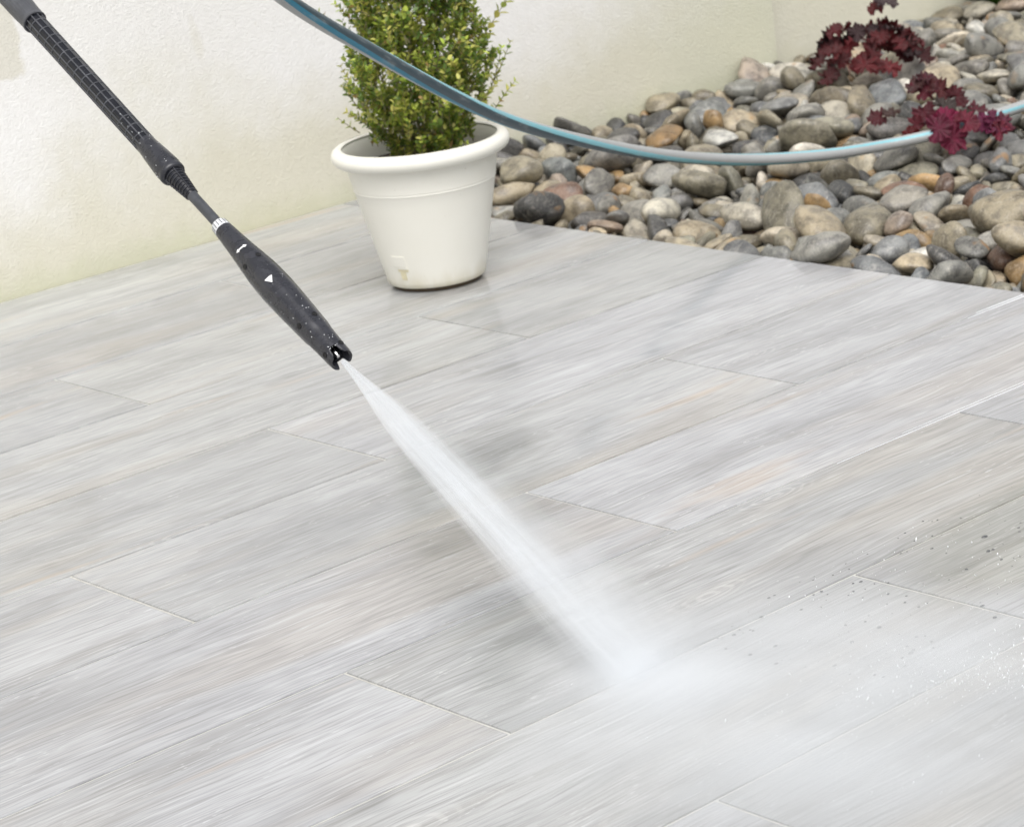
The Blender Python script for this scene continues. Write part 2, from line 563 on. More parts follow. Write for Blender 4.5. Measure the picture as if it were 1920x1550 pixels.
rt = random.Random(3)
for k in range(-1, 19):
    y1 = -k * TW if k > -1 else WALL_Y - 0.004
    y0 = -(k + 1) * TW
    o = ROW_OFF.get(k, 13.69 if k % 2 else 11.92)
    x = (o - 14) * 0.3
    while x > -3.2: x -= TL
    while x < EDGE_X - 0.01:
        a, b_ = x + GAP / 2, min(x + TL - GAP / 2, EDGE_X)
        if EDGE_X - b_ < 0.03: b_ = EDGE_X
        if b_ - a > 0.03:
            me = tile_mesh(b_ - a, (y1 - y0) - GAP)
            t_ = bpy.data.objects.new('tile', me)
            COL.objects.link(t_)
            t_.location = ((a + b_) / 2, (y0 + y1) / 2, rt.uniform(-0.0004, 0.0003))
            t_.parent = patio
        x += TL

# water trickles along two long joints, sky glint put into their white colour
M['glint_water'] = simple('glint_white_water', (0.74, 0.76, 0.78), 0.08, spec=0.8)
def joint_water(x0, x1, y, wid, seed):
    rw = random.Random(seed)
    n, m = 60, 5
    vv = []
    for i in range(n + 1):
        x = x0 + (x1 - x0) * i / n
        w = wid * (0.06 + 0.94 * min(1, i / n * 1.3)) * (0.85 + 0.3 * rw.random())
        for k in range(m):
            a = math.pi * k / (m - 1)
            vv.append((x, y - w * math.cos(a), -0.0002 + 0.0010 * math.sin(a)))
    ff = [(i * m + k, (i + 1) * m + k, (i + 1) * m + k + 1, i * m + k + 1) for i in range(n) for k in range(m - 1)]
    return mobj('joint_water', vv, ff, M['glint_water'], patio)
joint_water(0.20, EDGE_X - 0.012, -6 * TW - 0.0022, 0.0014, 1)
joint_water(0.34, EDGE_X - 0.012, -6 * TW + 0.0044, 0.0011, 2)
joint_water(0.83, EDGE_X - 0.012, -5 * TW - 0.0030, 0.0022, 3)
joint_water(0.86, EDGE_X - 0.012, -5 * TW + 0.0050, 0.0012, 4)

v, f = box_vf(-7.0, 2.288, WALL_Y, WALL_Y + 0.22, -0.13, 2.6)
w1 = mobj('wall', v, f, M['wall'], smooth=False)
tag(w1, 'cream rendered garden wall with beige and green stains behind the pot', 'wall', kind='thing')
v, f = box_vf(2.22, 7.5, WALL_Y + 0.062, WALL_Y + 0.21, -0.13, 2.58)
v = [((x if x > 2.3 else 2.2895), y, z) for x, y, z in v]
w2 = mobj('wall', v, f, M['wall2'], smooth=False)
tag(w2, 'cleaner white set-back stretch of wall behind the dark red plant', 'wall', kind='thing')

def zbed(x, y):
    t = max(0, min(1, (x - EDGE_X) / 1.9)); tw = max(0, min(1, 1 - (0.31 - y) / 0.5))
    return -0.083 + 0.072 * t + 0.018 * tw * (1 - t)
vv, ff = [], []
nx, ny = 40, 40
for i in range(nx + 1):
    for j in range(ny + 1):
        x = EDGE_X + 0.001 + (7.4 - EDGE_X) * (i / nx) ** 1.5
        y = -5.5 + (WALL_Y + 0.06 + 5.5) * j / ny
        vv.append((x, y, zbed(x, y) + 0.006 * noise.noise(Vector((x * 9, y * 9, 0)))))
for i in range(nx):
    for j in range(ny):
        a = i * (ny + 1) + j
        ff.append((a, a + ny + 1, a + ny + 2, a + 1))
bed = mobj('terrain', vv, ff, M['bed'])
tag(bed, 'damp dark soil under the pebbles', kind='structure')

# ---------------------------------------------------------------- pebbles
PALETTE = [
    ('mid grey', (0.235, 0.228, 0.20)), ('dark slate', (0.085, 0.083, 0.078)), ('olive grey', (0.245, 0.218, 0.155)),
    ('tan', (0.37, 0.315, 0.22)), ('pale beige', (0.45, 0.41, 0.325)), ('ochre', (0.34, 0.225, 0.105)),
    ('whitish', (0.54, 0.515, 0.45)), ('reddish brown', (0.19, 0.11, 0.072)), ('bluish grey', (0.19, 0.192, 0.185)),
    ('pinkish', (0.35, 0.285, 0.225))]
def pebble_mesh(k, sub):
    rnd = random.Random(100 + k)
    ax = Vector((1, rnd.uniform(.60, .92), rnd.uniform(.34, .60)))
    off = Vector((rnd.uniform(-50, 50), rnd.uniform(-50, 50), rnd.uniform(-50, 50)))
    e = rnd.choice((2.0, 2.1, 2.3, 2.6)); amp = rnd.uniform(.12, .28)
    cuts = []
    for c in range(rnd.randint(2, 5)):
        nv = Vector((rnd.gauss(0, 1), rnd.gauss(0, 1), rnd.gauss(0, 1))).normalized()
        cuts.append((nv, rnd.uniform(.62, .88)))
    bm = bmesh.new(); bmesh.ops.create_icosphere(bm, subdivisions=sub, radius=1)
    for w in bm.verts:
        n = w.co.normalized(); s = (abs(n.x) ** e + abs(n.y) ** e + abs(n.z) ** e) ** (-1 / e)
        p = n * s; p *= 1 + amp * noise.noise(n * .9 + off) + .06 * noise.noise(n * 2.3 + off)
        for nv, h in cuts:
            d = p.dot(nv) - h
            if d > 0: p -= nv * (d * .82)
        if sub > 2: p *= 1 + .016 * noise.noise(n * 5 + off)
        p.x *= ax.x; p.y *= ax.y; p.z *= ax.z
        w.co = p
    me = bpy.data.meshes.new('pebble'); bm.to_mesh(me); bm.free()
    me.polygons.foreach_set('use_smooth', [True] * len(me.polygons))
    return me
PEB = """4,2,13289,-11702,250,3,-9,-107,593,625,657
5,2,12255,-7216,123,37,47,-136,630,537,522
8,8,14400,-82,139,-36,-19,-55,656,644,564
16,2,16827,-3566,258,46,-14,143,660,611,546
12,1,10600,-2063,16,149,26,-4,589,639,638
6,0,10246,-10089,141,171,-11,-33,555,520,483
16,2,12729,-8887,-100,-8,23,-163,580,531,613
10,2,13538,-3736,29,-172,-23,153,621,542,613
5,3,11765,-8709,-15,-31,28,-117,661,588,606
3,2,12295,488,243,-180,0,56,583,566,660
18,0,19203,-6700,393,13,-7,12,607,528,514
16,3,21986,-2833,354,-57,10,176,607,532,480
13,3,12192,-12982,119,-1,32,-29,580,575,560
13,4,12241,-6261,-91,-5,-4,103,575,490,441
11,0,13982,-8698,70,162,11,172,476,440,404
9,1,18359,-4557,152,-56,-9,138,527,447,449
12,0,16381,-6454,169,20,-23,-35,515,449,430
9,4,15225,-4539,101,177,7,-12,465,471,516
14,3,11710,113,-92,34,5,165,579,568,646
8,0,25014,-1569,455,-38,-18,-177,719,577,512
19,0,10411,-12762,-154,37,-27,-165,542,496,542
4,8,11514,-10498,-153,-16,4,158,395,332,395
19,8,20591,-2438,339,-34,-13,59,673,557,564
15,3,15365,-1839,-38,25,-10,20,663,502,524
5,2,12336,-11210,-111,68,-54,-50,349,345,297
5,0,20390,-4980,371,160,-1,135,458,421,390
13,4,12123,-3965,-201,41,-14,-150,641,570,544
19,0,12998,-1187,-87,124,26,-168,416,389,338
4,2,15229,-5918,-35,131,60,7,398,413,415
7,0,14249,-1873,-125,-32,4,147,552,439,461
6,0,13890,-9384,-99,-140,-10,-149,559,554,512
12,0,13296,386,6,112,13,-83,471,458,511
17,0,15760,2674,162,5,-42,-163,681,579,518
6,2,21054,-314,336,-54,-15,-94,593,546,563
2,2,19567,-2628,383,122,7,-149,632,578,493
18,0,12120,-11900,-107,21,12,-82,329,285,297
14,3,11274,-5943,-317,-45,-28,149,577,575,592
15,5,16113,41,187,-172,13,-161,503,479,480
19,2,18812,-5466,133,-156,11,-158,598,587,525
6,3,11479,-2161,-222,-75,-50,-63,429,437,486
5,3,10966,-11531,-140,178,5,-84,378,345,341
9,8,10522,-11104,-222,-164,25,-72,460,426,429
11,2,16918,-6655,148,-148,-44,-37,440,448,386
11,3,16231,-5584,-24,-21,63,168,414,384,369
18,2,19772,-1790,152,-86,22,-59,721,553,599
7,2,25928,-1732,582,-25,-9,114,608,537,533
10,9,21600,2644,329,141,9,-140,629,519,545
4,9,12757,-9630,-70,-164,43,177,289,325,333
16,6,22687,-1288,320,27,-57,-17,447,414,407
3,2,18651,2728,264,16,-13,-4,455,405,341
7,1,18935,-4646,318,-140,44,58,406,477,467
5,1,13912,2823,136,-100,-33,148,405,364,349
11,1,15379,-613,9,-11,4,113,438,451,381
4,0,24846,224,546,-35,19,62,517,402,444
3,3,17919,-508,152,-25,-3,167,476,492,469
5,2,17778,-3283,237,167,-10,-107,641,538,552
1,6,16599,-1141,136,-3,-7,87,516,432,389
10,2,13973,-9927,-196,-160,-43,-158,403,345,335
13,7,12445,-12383,-331,170,1,32,624,542,548
1,8,18787,-836,299,177,19,61,706,540,509
10,7,12073,-1037,-81,49,6,-49,433,386,413
2,0,20593,1907,217,169,-8,158,580,526,420
4,0,20759,1182,110,124,46,-13,468,472,493
11,8,13005,-7241,86,126,3,139,498,474,509
6,2,20772,564,480,144,0,-133,537,485,460
8,8,17067,-8471,36,6,-6,36,496,420,423
5,2,14268,-3832,-112,-24,-68,180,398,400,463
4,0,18337,-2090,333,-164,-3,-169,463,411,397
12,1,14258,-6902,-59,59,-1,53,449,405,455
1,4,29841,2577,339,22,-13,-64,514,478,457
10,4,13329,-9948,-176,-11,-33,111,374,301,277
19,1,17872,-6881,-14,176,-14,56,378,367,322
3,0,19070,-3452,226,161,-16,17,489,465,447
2,2,15918,-4491,-142,-11,24,109,652,536,658
6,8,22771,1042,432,-176,11,74,450,510,513
15,4,19154,-2253,10,9,28,-127,640,532,639
14,0,16750,-7630,0,-149,0,7,446,377,341
5,1,11278,-12119,-177,-178,-46,141,480,425,397
4,0,15052,-3976,94,-149,3,-178,436,340,300
0,0,23576,-2270,268,0,-12,-89,563,454,450
7,5,11957,-13146,-352,-120,-35,-52,378,365,366
10,0,17820,414,225,135,12,169,550,445,495
18,2,16181,-6832,-231,-164,-9,-59,644,556,562
4,2,10872,-8637,-121,68,17,40,450,383,379
19,0,12119,-3145,-343,29,-15,-83,561,482,480
9,1,11102,-2975,-241,177,-8,163,421,489,458
9,4,11529,-8023,-195,3,-19,166,582,434,461
11,0,11541,1350,0,12,-6,147,625,549,510
17,4,10753,-4781,-308,28,-29,61,529,507,508
15,4,23325,-3242,212,170,-12,-108,532,442,404
15,0,25506,2291,296,15,-24,-141,488,433,461
19,2,18071,-1410,121,37,29,44,573,484,450
9,0,13352,-8288,-117,63,11,-96,547,446,424
19,1,17518,-1815,-53,-23,-33,99,514,420,442
1,8,18599,-6529,63,20,-18,-161,483,384,457
19,8,10181,-8159,-197,12,36,-92,401,371,350
16,5,15642,-7867,-197,124,8,-48,474,450,398
0,1,10931,-5093,-188,43,-34,52,401,373,347
15,9,10926,-3592,-244,-6,14,-20,352,401,387
3,5,17336,-266,292,151,-68,-134,290,301,328
16,6,16522,-3833,6,-153,-23,179,468,377,427
4,0,17154,140,206,67,-74,57,315,331,323
1,2,14420,-7470,-58,31,-27,136,402,408,331
4,7,15218,-8649,-58,180,69,136,321,370,320
4,1,17589,1802,66,21,-21,-39,407,344,306
10,4,21496,-1048,386,13,11,-163,369,413,349
19,0,12985,2112,110,13,-13,161,458,413,372
16,9,30336,1709,481,177,-14,-19,654,551,483
4,3,14062,1558,-72,-77,52,137,462,360,386
12,0,11858,-2694,-122,-79,2,17,392,334,344
16,2,29261,3257,210,2,-17,-23,545,467,417
13,4,13260,-5290,-239,-164,-63,14,437,383,423
1,2,20845,-3290,255,-172,15,99,371,368,425
18,2,21678,-4222,286,9,10,-5,372,433,417
13,0,22306,-5084,546,95,-24,-49,513,496,499
7,0,10219,-8958,-321,-86,16,67,540,597,547
3,3,23550,-178,317,131,-37,77,366,417,363
16,1,15136,2524,50,-116,-4,48,472,469,445
17,2,17429,1000,177,-136,-7,-163,602,508,506
5,2,18848,-6054,167,-157,-9,-107,320,286,331
0,2,11264,-12690,-440,-9,-55,-15,328,253,227
12,5,12721,-7666,-4,-2,65,19,452,419,335
12,8,11535,-6497,-372,-82,74,168,389,369,435
3,2,10508,-10304,-325,-10,0,159,630,554,537
14,2,12854,-4712,-294,-157,13,-64,325,329,301
6,3,24431,2107,283,29,-20,-22,417,441,388
17,8,14739,2783,46,-1,46,15,476,452,433
15,0,27390,3289,271,25,-8,138,445,375,378
13,0,26291,-1080,543,64,26,-78,533,603,535
8,8,12820,-3605,-237,177,-11,-31,399,342,342
7,5,12680,-10089,-355,-47,17,-81,519,462,442
13,1,15717,992,147,-123,-15,-99,565,465,443
10,7,14909,-9855,-221,101,-66,114,420,378,405
6,0,22184,-4497,221,-122,-28,49,337,320,360
5,4,12764,2716,8,162,-40,133,482,478,444
3,8,11366,-3498,-156,-167,23,47,320,279,286
19,0,20359,25,223,-19,37,126,480,414,403
6,8,23773,-3831,443,34,8,2,653,568,506
18,6,22106,1881,298,18,1,-63,563,425,497
8,2,17694,-1139,-20,164,40,-49,483,444,400
7,2,14972,-7425,-50,-152,-33,-22,363,320,327
12,0,12700,-11812,-226,131,4,-10,400,416,372
18,0,18552,-7020,-7,29,34,148,294,269,261
0,8,18414,-7659,11,6,-25,45,403,350,342
1,0,16687,-2815,-68,-36,38,23,423,314,321
7,3,13072,-2384,-326,130,-68,148,409,327,351
10,1,16799,-1793,-108,14,7,-65,426,418,410
4,5,13321,-1635,-310,145,-14,-122,365,351,357
11,2,11484,-7012,-322,174,-4,-121,337,358,362
3,2,22288,-498,289,29,25,-73,409,378,351
19,0,15634,-6760,-159,159,0,91,417,355,324
11,3,10410,-7279,-76,-18,-16,-23,314,250,274
12,0,25490,-2168,345,143,-13,132,385,316,334
8,3,16380,2403,3,-90,14,178,307,338,346
6,0,13394,-2611,-276,-167,33,-129,283,251,250
12,2,19627,-4855,143,15,-30,-16,450,389,426
15,7,14439,-8330,-16,12,12,-101,468,500,420
17,4,26436,485,222,-131,4,143,576,513,427
16,1,15648,-8811,-173,142,-12,-11,360,329,274
0,8,18145,-8308,10,16,-7,-59,464,456,494
9,0,12572,-8264,-62,111,-19,168,356,351,339
19,0,20189,1573,32,4,14,74,372,321,325
10,1,16472,-8843,-167,-147,26,105,300,257,237
8,2,25801,1668,291,138,-5,-130,493,438,384
2,0,27101,1289,282,170,-8,165,436,392,339
3,0,22042,-3542,281,0,-12,-135,367,431,358
11,2,16556,-8106,-182,34,43,7,395,323,350
2,3,27806,2009,254,-19,-8,100,409,382,384
9,0,17483,-4550,-1,-32,-30,168,404,339,343
19,2,15350,-2942,-102,-165,-55,-136,330,275,283
3,8,12224,-10376,-291,-155,38,-127,304,242,241
10,8,15843,-2863,-81,162,-27,-103,435,344,406
9,3,10193,-6725,-261,17,-17,97,574,468,459
7,2,19673,2464,158,169,4,53,436,428,404
2,2,10956,-6310,-343,51,14,-175,364,309,324
7,0,16374,-2454,-43,-21,14,-119,463,400,357
14,0,16746,-7116,84,54,-7,100,248,232,213
1,0,23810,-1696,378,-160,20,133,428,417,338
11,8,18526,-3227,161,-163,13,-118,308,315,373
2,1,17085,2675,-21,-16,-22,57,366,357,369
14,2,16637,-64,-77,122,30,44,581,439,466
1,8,22998,-118,258,-173,-14,44,503,396,380
14,0,14456,-6038,-135,76,39,4,497,493,391
9,4,24332,-1212,376,-24,18,-55,399,333,309
14,2,15904,2066,-60,19,7,117,506,479,417
4,2,16270,-9231,-276,-3,-13,-138,357,344,341
12,2,17141,-7867,-210,-175,7,-141,333,282,249
16,3,14244,-816,-324,-128,1,147,317,279,309
19,4,12186,-9614,-297,-173,25,24,368,333,396
11,6,10822,-779,-184,177,2,-83,422,373,383
11,1,15372,-5041,-238,11,3,-34,447,388,420
7,9,12817,2121,-195,1,-15,-143,439,382,393
15,0,16857,-9008,-61,-22,-19,-165,301,303,299
4,2,17635,-8522,-64,-7,-1,-122,259,270,268
2,4,21994,979,246,-16,-12,167,714,602,515
2,7,22947,526,237,-86,0,-179,456,376,365
5,5,13673,-124,-68,22,17,0,328,317,326
14,4,10637,-5495,-388,-1,-53,-116,445,404,422
7,3,15765,-8489,-90,21,-8,-167,296,323,317
7,4,14394,-2644,-128,93,-15,113,483,423,386
6,8,17765,-7708,-234,160,0,124,419,444,439
16,2,28058,415,340,131,-68,87,388,375,340
8,3,12298,-370,-207,-94,9,32,560,508,552
16,8,14704,-10144,-83,-96,-39,-80,327,348,344
4,6,27835,956,241,144,4,-139,424,366,346
2,2,10832,66,-51,-111,-2,-129,295,301,319
18,4,19615,-436,209,153,11,147,422,373,355
6,8,10572,-12016,-310,79,-34,-2,278,243,245
12,2,10500,-148,-232,-81,9,-65,384,343,298
7,3,14240,2365,-107,-117,-44,144,413,352,397
6,2,15422,-42,-210,-77,21,127,350,346,358
17,2,10283,-1225,-152,171,-15,-6,412,398,363
5,2,11478,-12703,-497,-51,-21,56,281,240,209
7,0,15524,-2476,-113,-156,24,36,394,360,365
9,4,21302,-3839,222,-167,8,27,436,464,369
19,9,18692,-3933,-18,140,23,-2,494,496,556
15,6,17699,-5254,-28,-9,-3,-105,440,388,398
18,4,19554,-6568,-58,-55,-33,-77,319,295,313
2,2,15327,2013,-112,-9,22,98,291,251,285
4,3,20094,2201,-15,-52,17,-121,330,308,350
15,2,12877,-11236,-327,14,58,-142,340,372,354
12,2,16280,-653,28,-84,17,44,339,337,287
5,4,14707,-594,-310,0,-46,-57,370,317,352
5,0,26686,2288,180,-144,-21,-76,393,353,369
18,3,16534,1522,2,112,-17,-96,412,356,366
0,0,28197,2569,270,-179,-5,87,451,360,360
0,2,15002,-6565,-92,153,-9,102,261,231,244
13,2,19214,2306,98,-91,13,-73,374,314,299
15,0,14133,-5114,-245,116,38,124,333,369,315
18,3,19287,-5681,81,-10,-33,-5,441,402,375
7,2,10857,-13533,-400,-155,-14,-108,303,310,253
5,2,12596,-2492,-249,142,-16,-161,331,270,264
12,8,19428,311,98,-5,0,159,292,312,333
15,1,11696,-12193,-413,-80,31,94,295,273,289
17,0,19428,2933,24,-76,13,7,523,497,427
18,1,13418,2325,-3,67,33,-55,360,300,295
19,3,18234,-5003,-13,144,13,-48,261,247,232
0,3,11798,-12634,-528,-174,4,-117,325,293,289
2,0,17924,2886,-91,118,38,-20,326,281,314
19,0,11896,-5535,-265,15,-9,85,396,308,325
18,8,11231,-10143,-174,-21,37,88,264,245,212
18,4,20350,-3869,167,-174,-10,3,266,229,249
8,2,17093,-6839,-143,74,-41,-59,468,382,329
4,8,18806,1211,25,39,-23,-36,409,489,451
3,2,17009,-4774,31,138,20,-37,305,298,290
18,3,13470,-3729,-346,-176,-19,177,291,282,302
4,0,10893,-9482,-248,52,-26,136,587,485,477
14,2,21580,302,353,-10,-16,-53,537,542,563
12,5,14288,-246,-331,-176,12,61,408,329,392
12,8,28093,3335,160,44,-9,132,436,362,415
7,8,12138,-2109,-385,-171,9,-143,660,624,616
13,2,14167,-1376,-235,138,-40,170,254,258,234
8,3,24005,1358,99,131,-12,71,469,456,464
1,1,15670,-6152,-283,87,16,-109,386,320,354
18,0,19998,-4566,-30,-37,6,126,501,505,494
4,2,17080,-1343,-1,-169,-71,178,211,204,195
13,6,14835,-4168,-266,-5,-79,141,286,240,255
0,5,17800,-3673,-133,-9,-22,-60,376,385,339
7,3,10341,-7623,-243,-136,14,160,468,463,430
4,8,24425,1169,199,-119,-28,171,270,222,213
6,2,19838,-3390,108,-131,-36,68,346,289,263
17,0,27042,3069,119,15,5,120,624,533,533
7,9,12919,53,-184,-137,25,62,375,365,426
18,2,15254,-3348,-85,-11,26,54,325,297,298
4,1,16523,-5134,-77,-11,20,-155,418,332,322
19,0,12765,-3883,-433,-32,-39,-8,257,232,210
16,2,14960,-2506,-263,116,-30,145,407,328,387
6,4,21191,-2647,194,30,-33,177,329,240,269
4,2,17028,-510,-104,-70,2,89,545,397,389
7,1,15568,-7360,-98,26,66,80,270,281,300
14,6,21663,-1831,176,126,22,94,426,401,362
12,9,23290,-1224,319,28,33,144,368,348,365
11,2,25924,32,185,-46,-50,-41,394,377,321
16,0,13788,-10442,-356,1,10,49,501,470,466
17,0,21442,-4926,140,-137,18,38,398,287,329
10,8,11844,-4399,-357,27,8,129,271,294,295
19,0,12573,-4527,-412,-138,-4,60,329,318,282
17,6,11731,-10984,-265,-17,-4,-15,439,382,390
17,4,22852,-2898,241,-143,-5,66,369,378,349
18,2,16806,-9598,-8,142,-24,-69,496,390,347
11,2,24601,-2837,380,175,9,-9,447,371,378
1,4,16818,-1200,-155,-176,-10,146,321,282,247
1,0,18215,-4267,-107,155,15,-145,358,378,315
13,0,13209,-4287,-311,144,-13,-34,302,273,240
18,4,15284,-8941,-342,106,-8,123,237,226,224
8,2,24048,3499,47,36,22,-155,333,284,293
14,0,20673,726,-15,60,-6,152,554,498,454
2,6,25196,154,216,-34,-15,49,373,305,372
5,1,24666,3384,43,-159,-5,145,369,325,366
5,0,24262,3134,172,3,-2,-148,210,195,200
8,0,24411,-105,213,-80,11,105,382,410,391
16,3,10839,-2329,-463,69,0,-144,396,298,343
7,2,14867,1888,-142,172,9,98,232,225,202
15,4,24898,3009,161,-43,-30,-150,364,368,353
13,4,24744,-2313,147,20,1,50,345,335,365
19,4,15297,1403,42,167,-3,40,287,254,248
4,8,22486,-1709,218,-170,28,148,235,213,233
19,4,25559,-246,168,162,56,-30,325,291,315
17,0,29260,1268,293,-23,1,-58,418,466,400
4,2,15031,-1488,-257,-3,39,-113,350,313,317
2,0,23910,-2485,66,114,-49,-33,404,297,316
4,0,30275,3327,230,156,-14,-46,401,384,321
4,2,31036,3243,242,0,2,-153,547,392,479
7,3,14177,-1133,-430,-140,8,-38,317,269,269
3,0,21957,-816,181,93,-6,-35,411,358,332
12,2,24031,-606,308,-131,4,-68,350,270,295
8,2,19131,-6355,96,14,-10,-92,297,248,245
10,3,16108,-9664,-281,131,60,160,236,213,196
15,2,14982,1069,-260,-3,-14,67,529,483,459
16,5,12239,-5432,-434,-140,23,-129,322,261,267
9,2,19351,828,25,152,-12,74,263,238,264
3,3,18696,2278,-13,8,-9,-163,400,374,376
3,5,13033,-10177,-390,68,41,105,252,255,225
1,2,24157,-2235,248,-134,19,141,352,395,412
0,4,13220,-4675,-284,137,-16,121,244,254,228
19,8,17187,-5229,-92,8,-9,139,340,306,330
11,0,16952,1418,-1,-9,-13,-122,387,342,330
5,8,18759,1749,143,129,13,11,339,299,280
0,4,19881,46,256,-145,28,149,263,266,298
14,0,17058,-4371,-96,147,13,-45,374,283,269
7,2,13053,-9695,-319,-137,23,-113,350,288,333
17,2,10586,-6166,-214,-167,-7,-110,340,346,349
11,8,13789,-4733,-139,-21,-8,-125,406,294,327
0,2,24263,804,179,-63,-11,4,442,346,375
7,2,10025,-702,-117,57,51,98,239,262,242
18,6,22318,2771,264,139,26,-67,332,352,334
16,4,24873,1179,159,-52,50,-14,359,334,328
4,8,16867,-7299,-177,172,-23,20,294,273,252
15,2,29691,2952,85,171,6,173,239,286,281
9,3,10914,857,8,-137,26,31,554,538,477
3,0,19464,-7065,-42,139,-11,-132,244,193,213
17,3,10497,-3780,-294,112,9,116,260,272,283
5,5,14840,-4548,-205,-172,-4,13,283,265,236
17,3,11598,-9607,-434,-49,22,-117,407,382,355
8,4,23046,-1756,295,-88,-19,-90,448,357,378
15,0,17469,-8045,-85,-166,13,-42,289,274,260
14,7,21569,-5182,26,-75,48,15,288,243,262
2,8,10526,-3295,-324,-124,62,99,238,216,254
6,8,12255,-11925,-507,8,-12,63,342,244,245
12,2,15095,-3392,-375,-159,-7,-147,356,324,346
4,4,11018,-11372,-472,-51,-3,157,353,304,257
15,2,16922,-2400,-132,-7,30,-153,333,306,306
16,8,16011,-10180,-35,165,-35,144,363,384,336
18,7,12269,-6184,-495,-120,7,118,255,193,218
19,2,18571,-6085,-57,20,5,37,224,229,230
19,0,27283,561,211,-13,-63,180,312,271,258
7,2,15977,-9020,-156,-77,3,51,259,199,181
8,2,13559,2614,-96,-41,-19,131,490,398,384
2,4,14415,-4795,-208,135,20,-33,348,358,312
2,3,24506,-1815,264,139,0,-49,354,312,322
13,0,25841,3080,139,-168,5,61,429,445,441
4,5,11684,-3098,-249,-177,71,-34,226,235,236
8,0,14043,-4233,-284,119,15,-78,228,208,191
4,5,15961,-6118,-204,71,-66,-50,176,163,156
1,0,13688,-2723,-414,17,-22,-11,360,348,368
1,1,17996,2606,-116,118,62,-180,273,287,248
15,4,13604,-4217,-361,147,-42,-119,270,271,261
18,0,20936,2261,78,89,-28,143,415,346,319
4,0,21182,-4580,144,-41,-25,-136,448,351,405
12,2,19678,-7284,155,-10,-13,-114,445,457,429
12,3,13343,1076,-263,40,41,-149,354,283,299
7,5,18362,2904,-84,-40,-32,173,361,290,273
6,3,11622,-3606,-501,158,9,166,395,347,344
3,8,18289,-2637,126,-137,20,-24,407,363,384
8,2,13518,-3343,-414,-39,-48,26,258,221,220
14,8,15150,-4073,-214,127,-23,-38,284,334,274
8,0,17834,-5998,81,-66,3,-149,434,398,358
6,0,22511,-4933,11,28,11,157,494,478,433
4,2,11068,-14323,-208,110,56,104,449,461,495
16,1,16176,-2036,-203,171,12,-103,364,310,310
12,4,28810,2691,128,-170,12,41,392,314,311
17,4,21854,-4889,20,-136,-25,104,333,357,295
12,1,16233,2841,94,7,29,-29,347,291,253
16,2,18509,-7334,-98,-49,-38,72,209,171,159
11,6,21641,-5628,55,-109,33,73,396,395,451
8,3,28471,2140,93,12,-4,54,270,226,230
12,1,12555,-4978,-400,-154,-22,-150,278,230,210
14,2,15168,-3682,-189,-22,19,-147,271,259,258
8,3,12279,-6665,-498,-49,-9,-76,317,352,288
15,6,19688,-957,102,52,-2,13,310,301,303
9,8,13716,403,-360,158,4,-139,375,307,364
18,0,15823,621,-76,-167,-7,-129,305,306,281
15,6,22700,1853,137,159,-32,-6,455,421,369
16,8,16543,-4571,-102,145,-17,-31,265,287,246
12,3,22050,-2366,210,-180,-17,-166,403,322,366
10,2,14642,-8895,-192,-3,-18,-49,370,328,331
7,0,16846,-8358,-277,94,-22,-120,322,264,270
14,2,12717,1548,-315,111,6,-102,366,370,358
17,2,10122,-2175,-353,144,37,97,561,407,388
2,2,12493,-11429,-519,-2,0,-79,258,308,287
3,0,11019,-283,-406,176,-34,116,390,441,413
17,8,14031,-2453,-384,-66,-5,154,210,198,226
16,3,22533,200,144,-11,54,-58,242,220,215
0,2,12010,666,-268,118,-14,177,477,465,530
8,4,14975,-237,-330,134,-49,-8,218,247,228
0,2,15353,-401,-224,-14,4,166,207,191,198
18,2,18419,-3202,-211,-176,-7,-156,520,532,459
13,3,11372,-7476,-504,74,-10,-70,337,275,313
11,0,22673,2736,206,114,-3,-94,331,346,320
11,3,20355,479,271,-172,-5,96,196,211,200
5,2,15873,-782,-174,6,5,33,326,307,307
6,8,11379,-13442,-564,109,21,-97,164,144,161
3,8,12656,538,-203,-21,1,-91,310,329,324
18,1,16827,2004,-12,-34,-3,-12,407,386,343
10,2,16354,1141,-207,-57,-65,84,234,261,255
4,0,10998,-7970,-342,-57,12,41,200,204,223
17,2,25176,3437,51,-2,37,-81,313,324,269
11,5,22279,202,64,21,58,-2,342,349,320
1,7,25842,387,199,-26,-6,96,246,221,208
2,3,20701,-6574,356,159,-18,-26,514,421,423
6,1,12551,-1509,-297,-172,19,-54,270,253,260
5,0,29405,1804,181,94,1,-32,255,227,231
9,3,13542,1549,4,-176,0,-32,359,331,296
4,8,14609,2417,-54,7,83,62,205,168,200
0,0,10239,-5063,-295,-20,-9,-68,393,319,348
10,4,10963,-10715,-211,161,-35,170,233,262,222
15,0,21046,-3673,23,-32,32,-129,278,229,240
2,0,13120,-6043,-272,18,34,25,422,418,474
10,0,17798,-2175,30,173,-33,150,354,299,300
16,3,15397,-4318,-329,40,-59,-79,214,183,195
16,2,18868,-2934,-8,159,20,-91,327,342,288
8,2,24944,1596,58,117,-15,136,414,330,304
15,4,28497,1828,187,-22,-69,-33,238,237,210
9,0,13207,-492,-313,-66,18,-178,376,416,384
3,4,20894,-5468,-16,98,-44,-68,335,326,303
17,0,15133,2030,-301,-44,-25,-76,254,235,290
12,2,14703,-194,-364,119,-42,36,182,174,207
6,1,13816,-3442,-351,108,4,-101,254,276,276
18,0,13890,-4533,-405,-10,32,-11,258,271,242
10,3,20390,-1210,297,-12,9,9,425,470,427
2,2,22622,-4703,245,174,49,71,321,336,268
18,2,29790,932,212,-22,16,157,304,340,320
7,2,14698,107,-173,25,-7,-94,346,316,248
15,2,18858,-1449,99,17,-15,-84,481,476,524
16,0,23924,-1141,290,-8,-21,-127,315,300,267
5,0,15052,-9246,-362,-113,-22,-14,217,218,186
12,3,11450,-3883,-374,165,21,-165,268,269,250
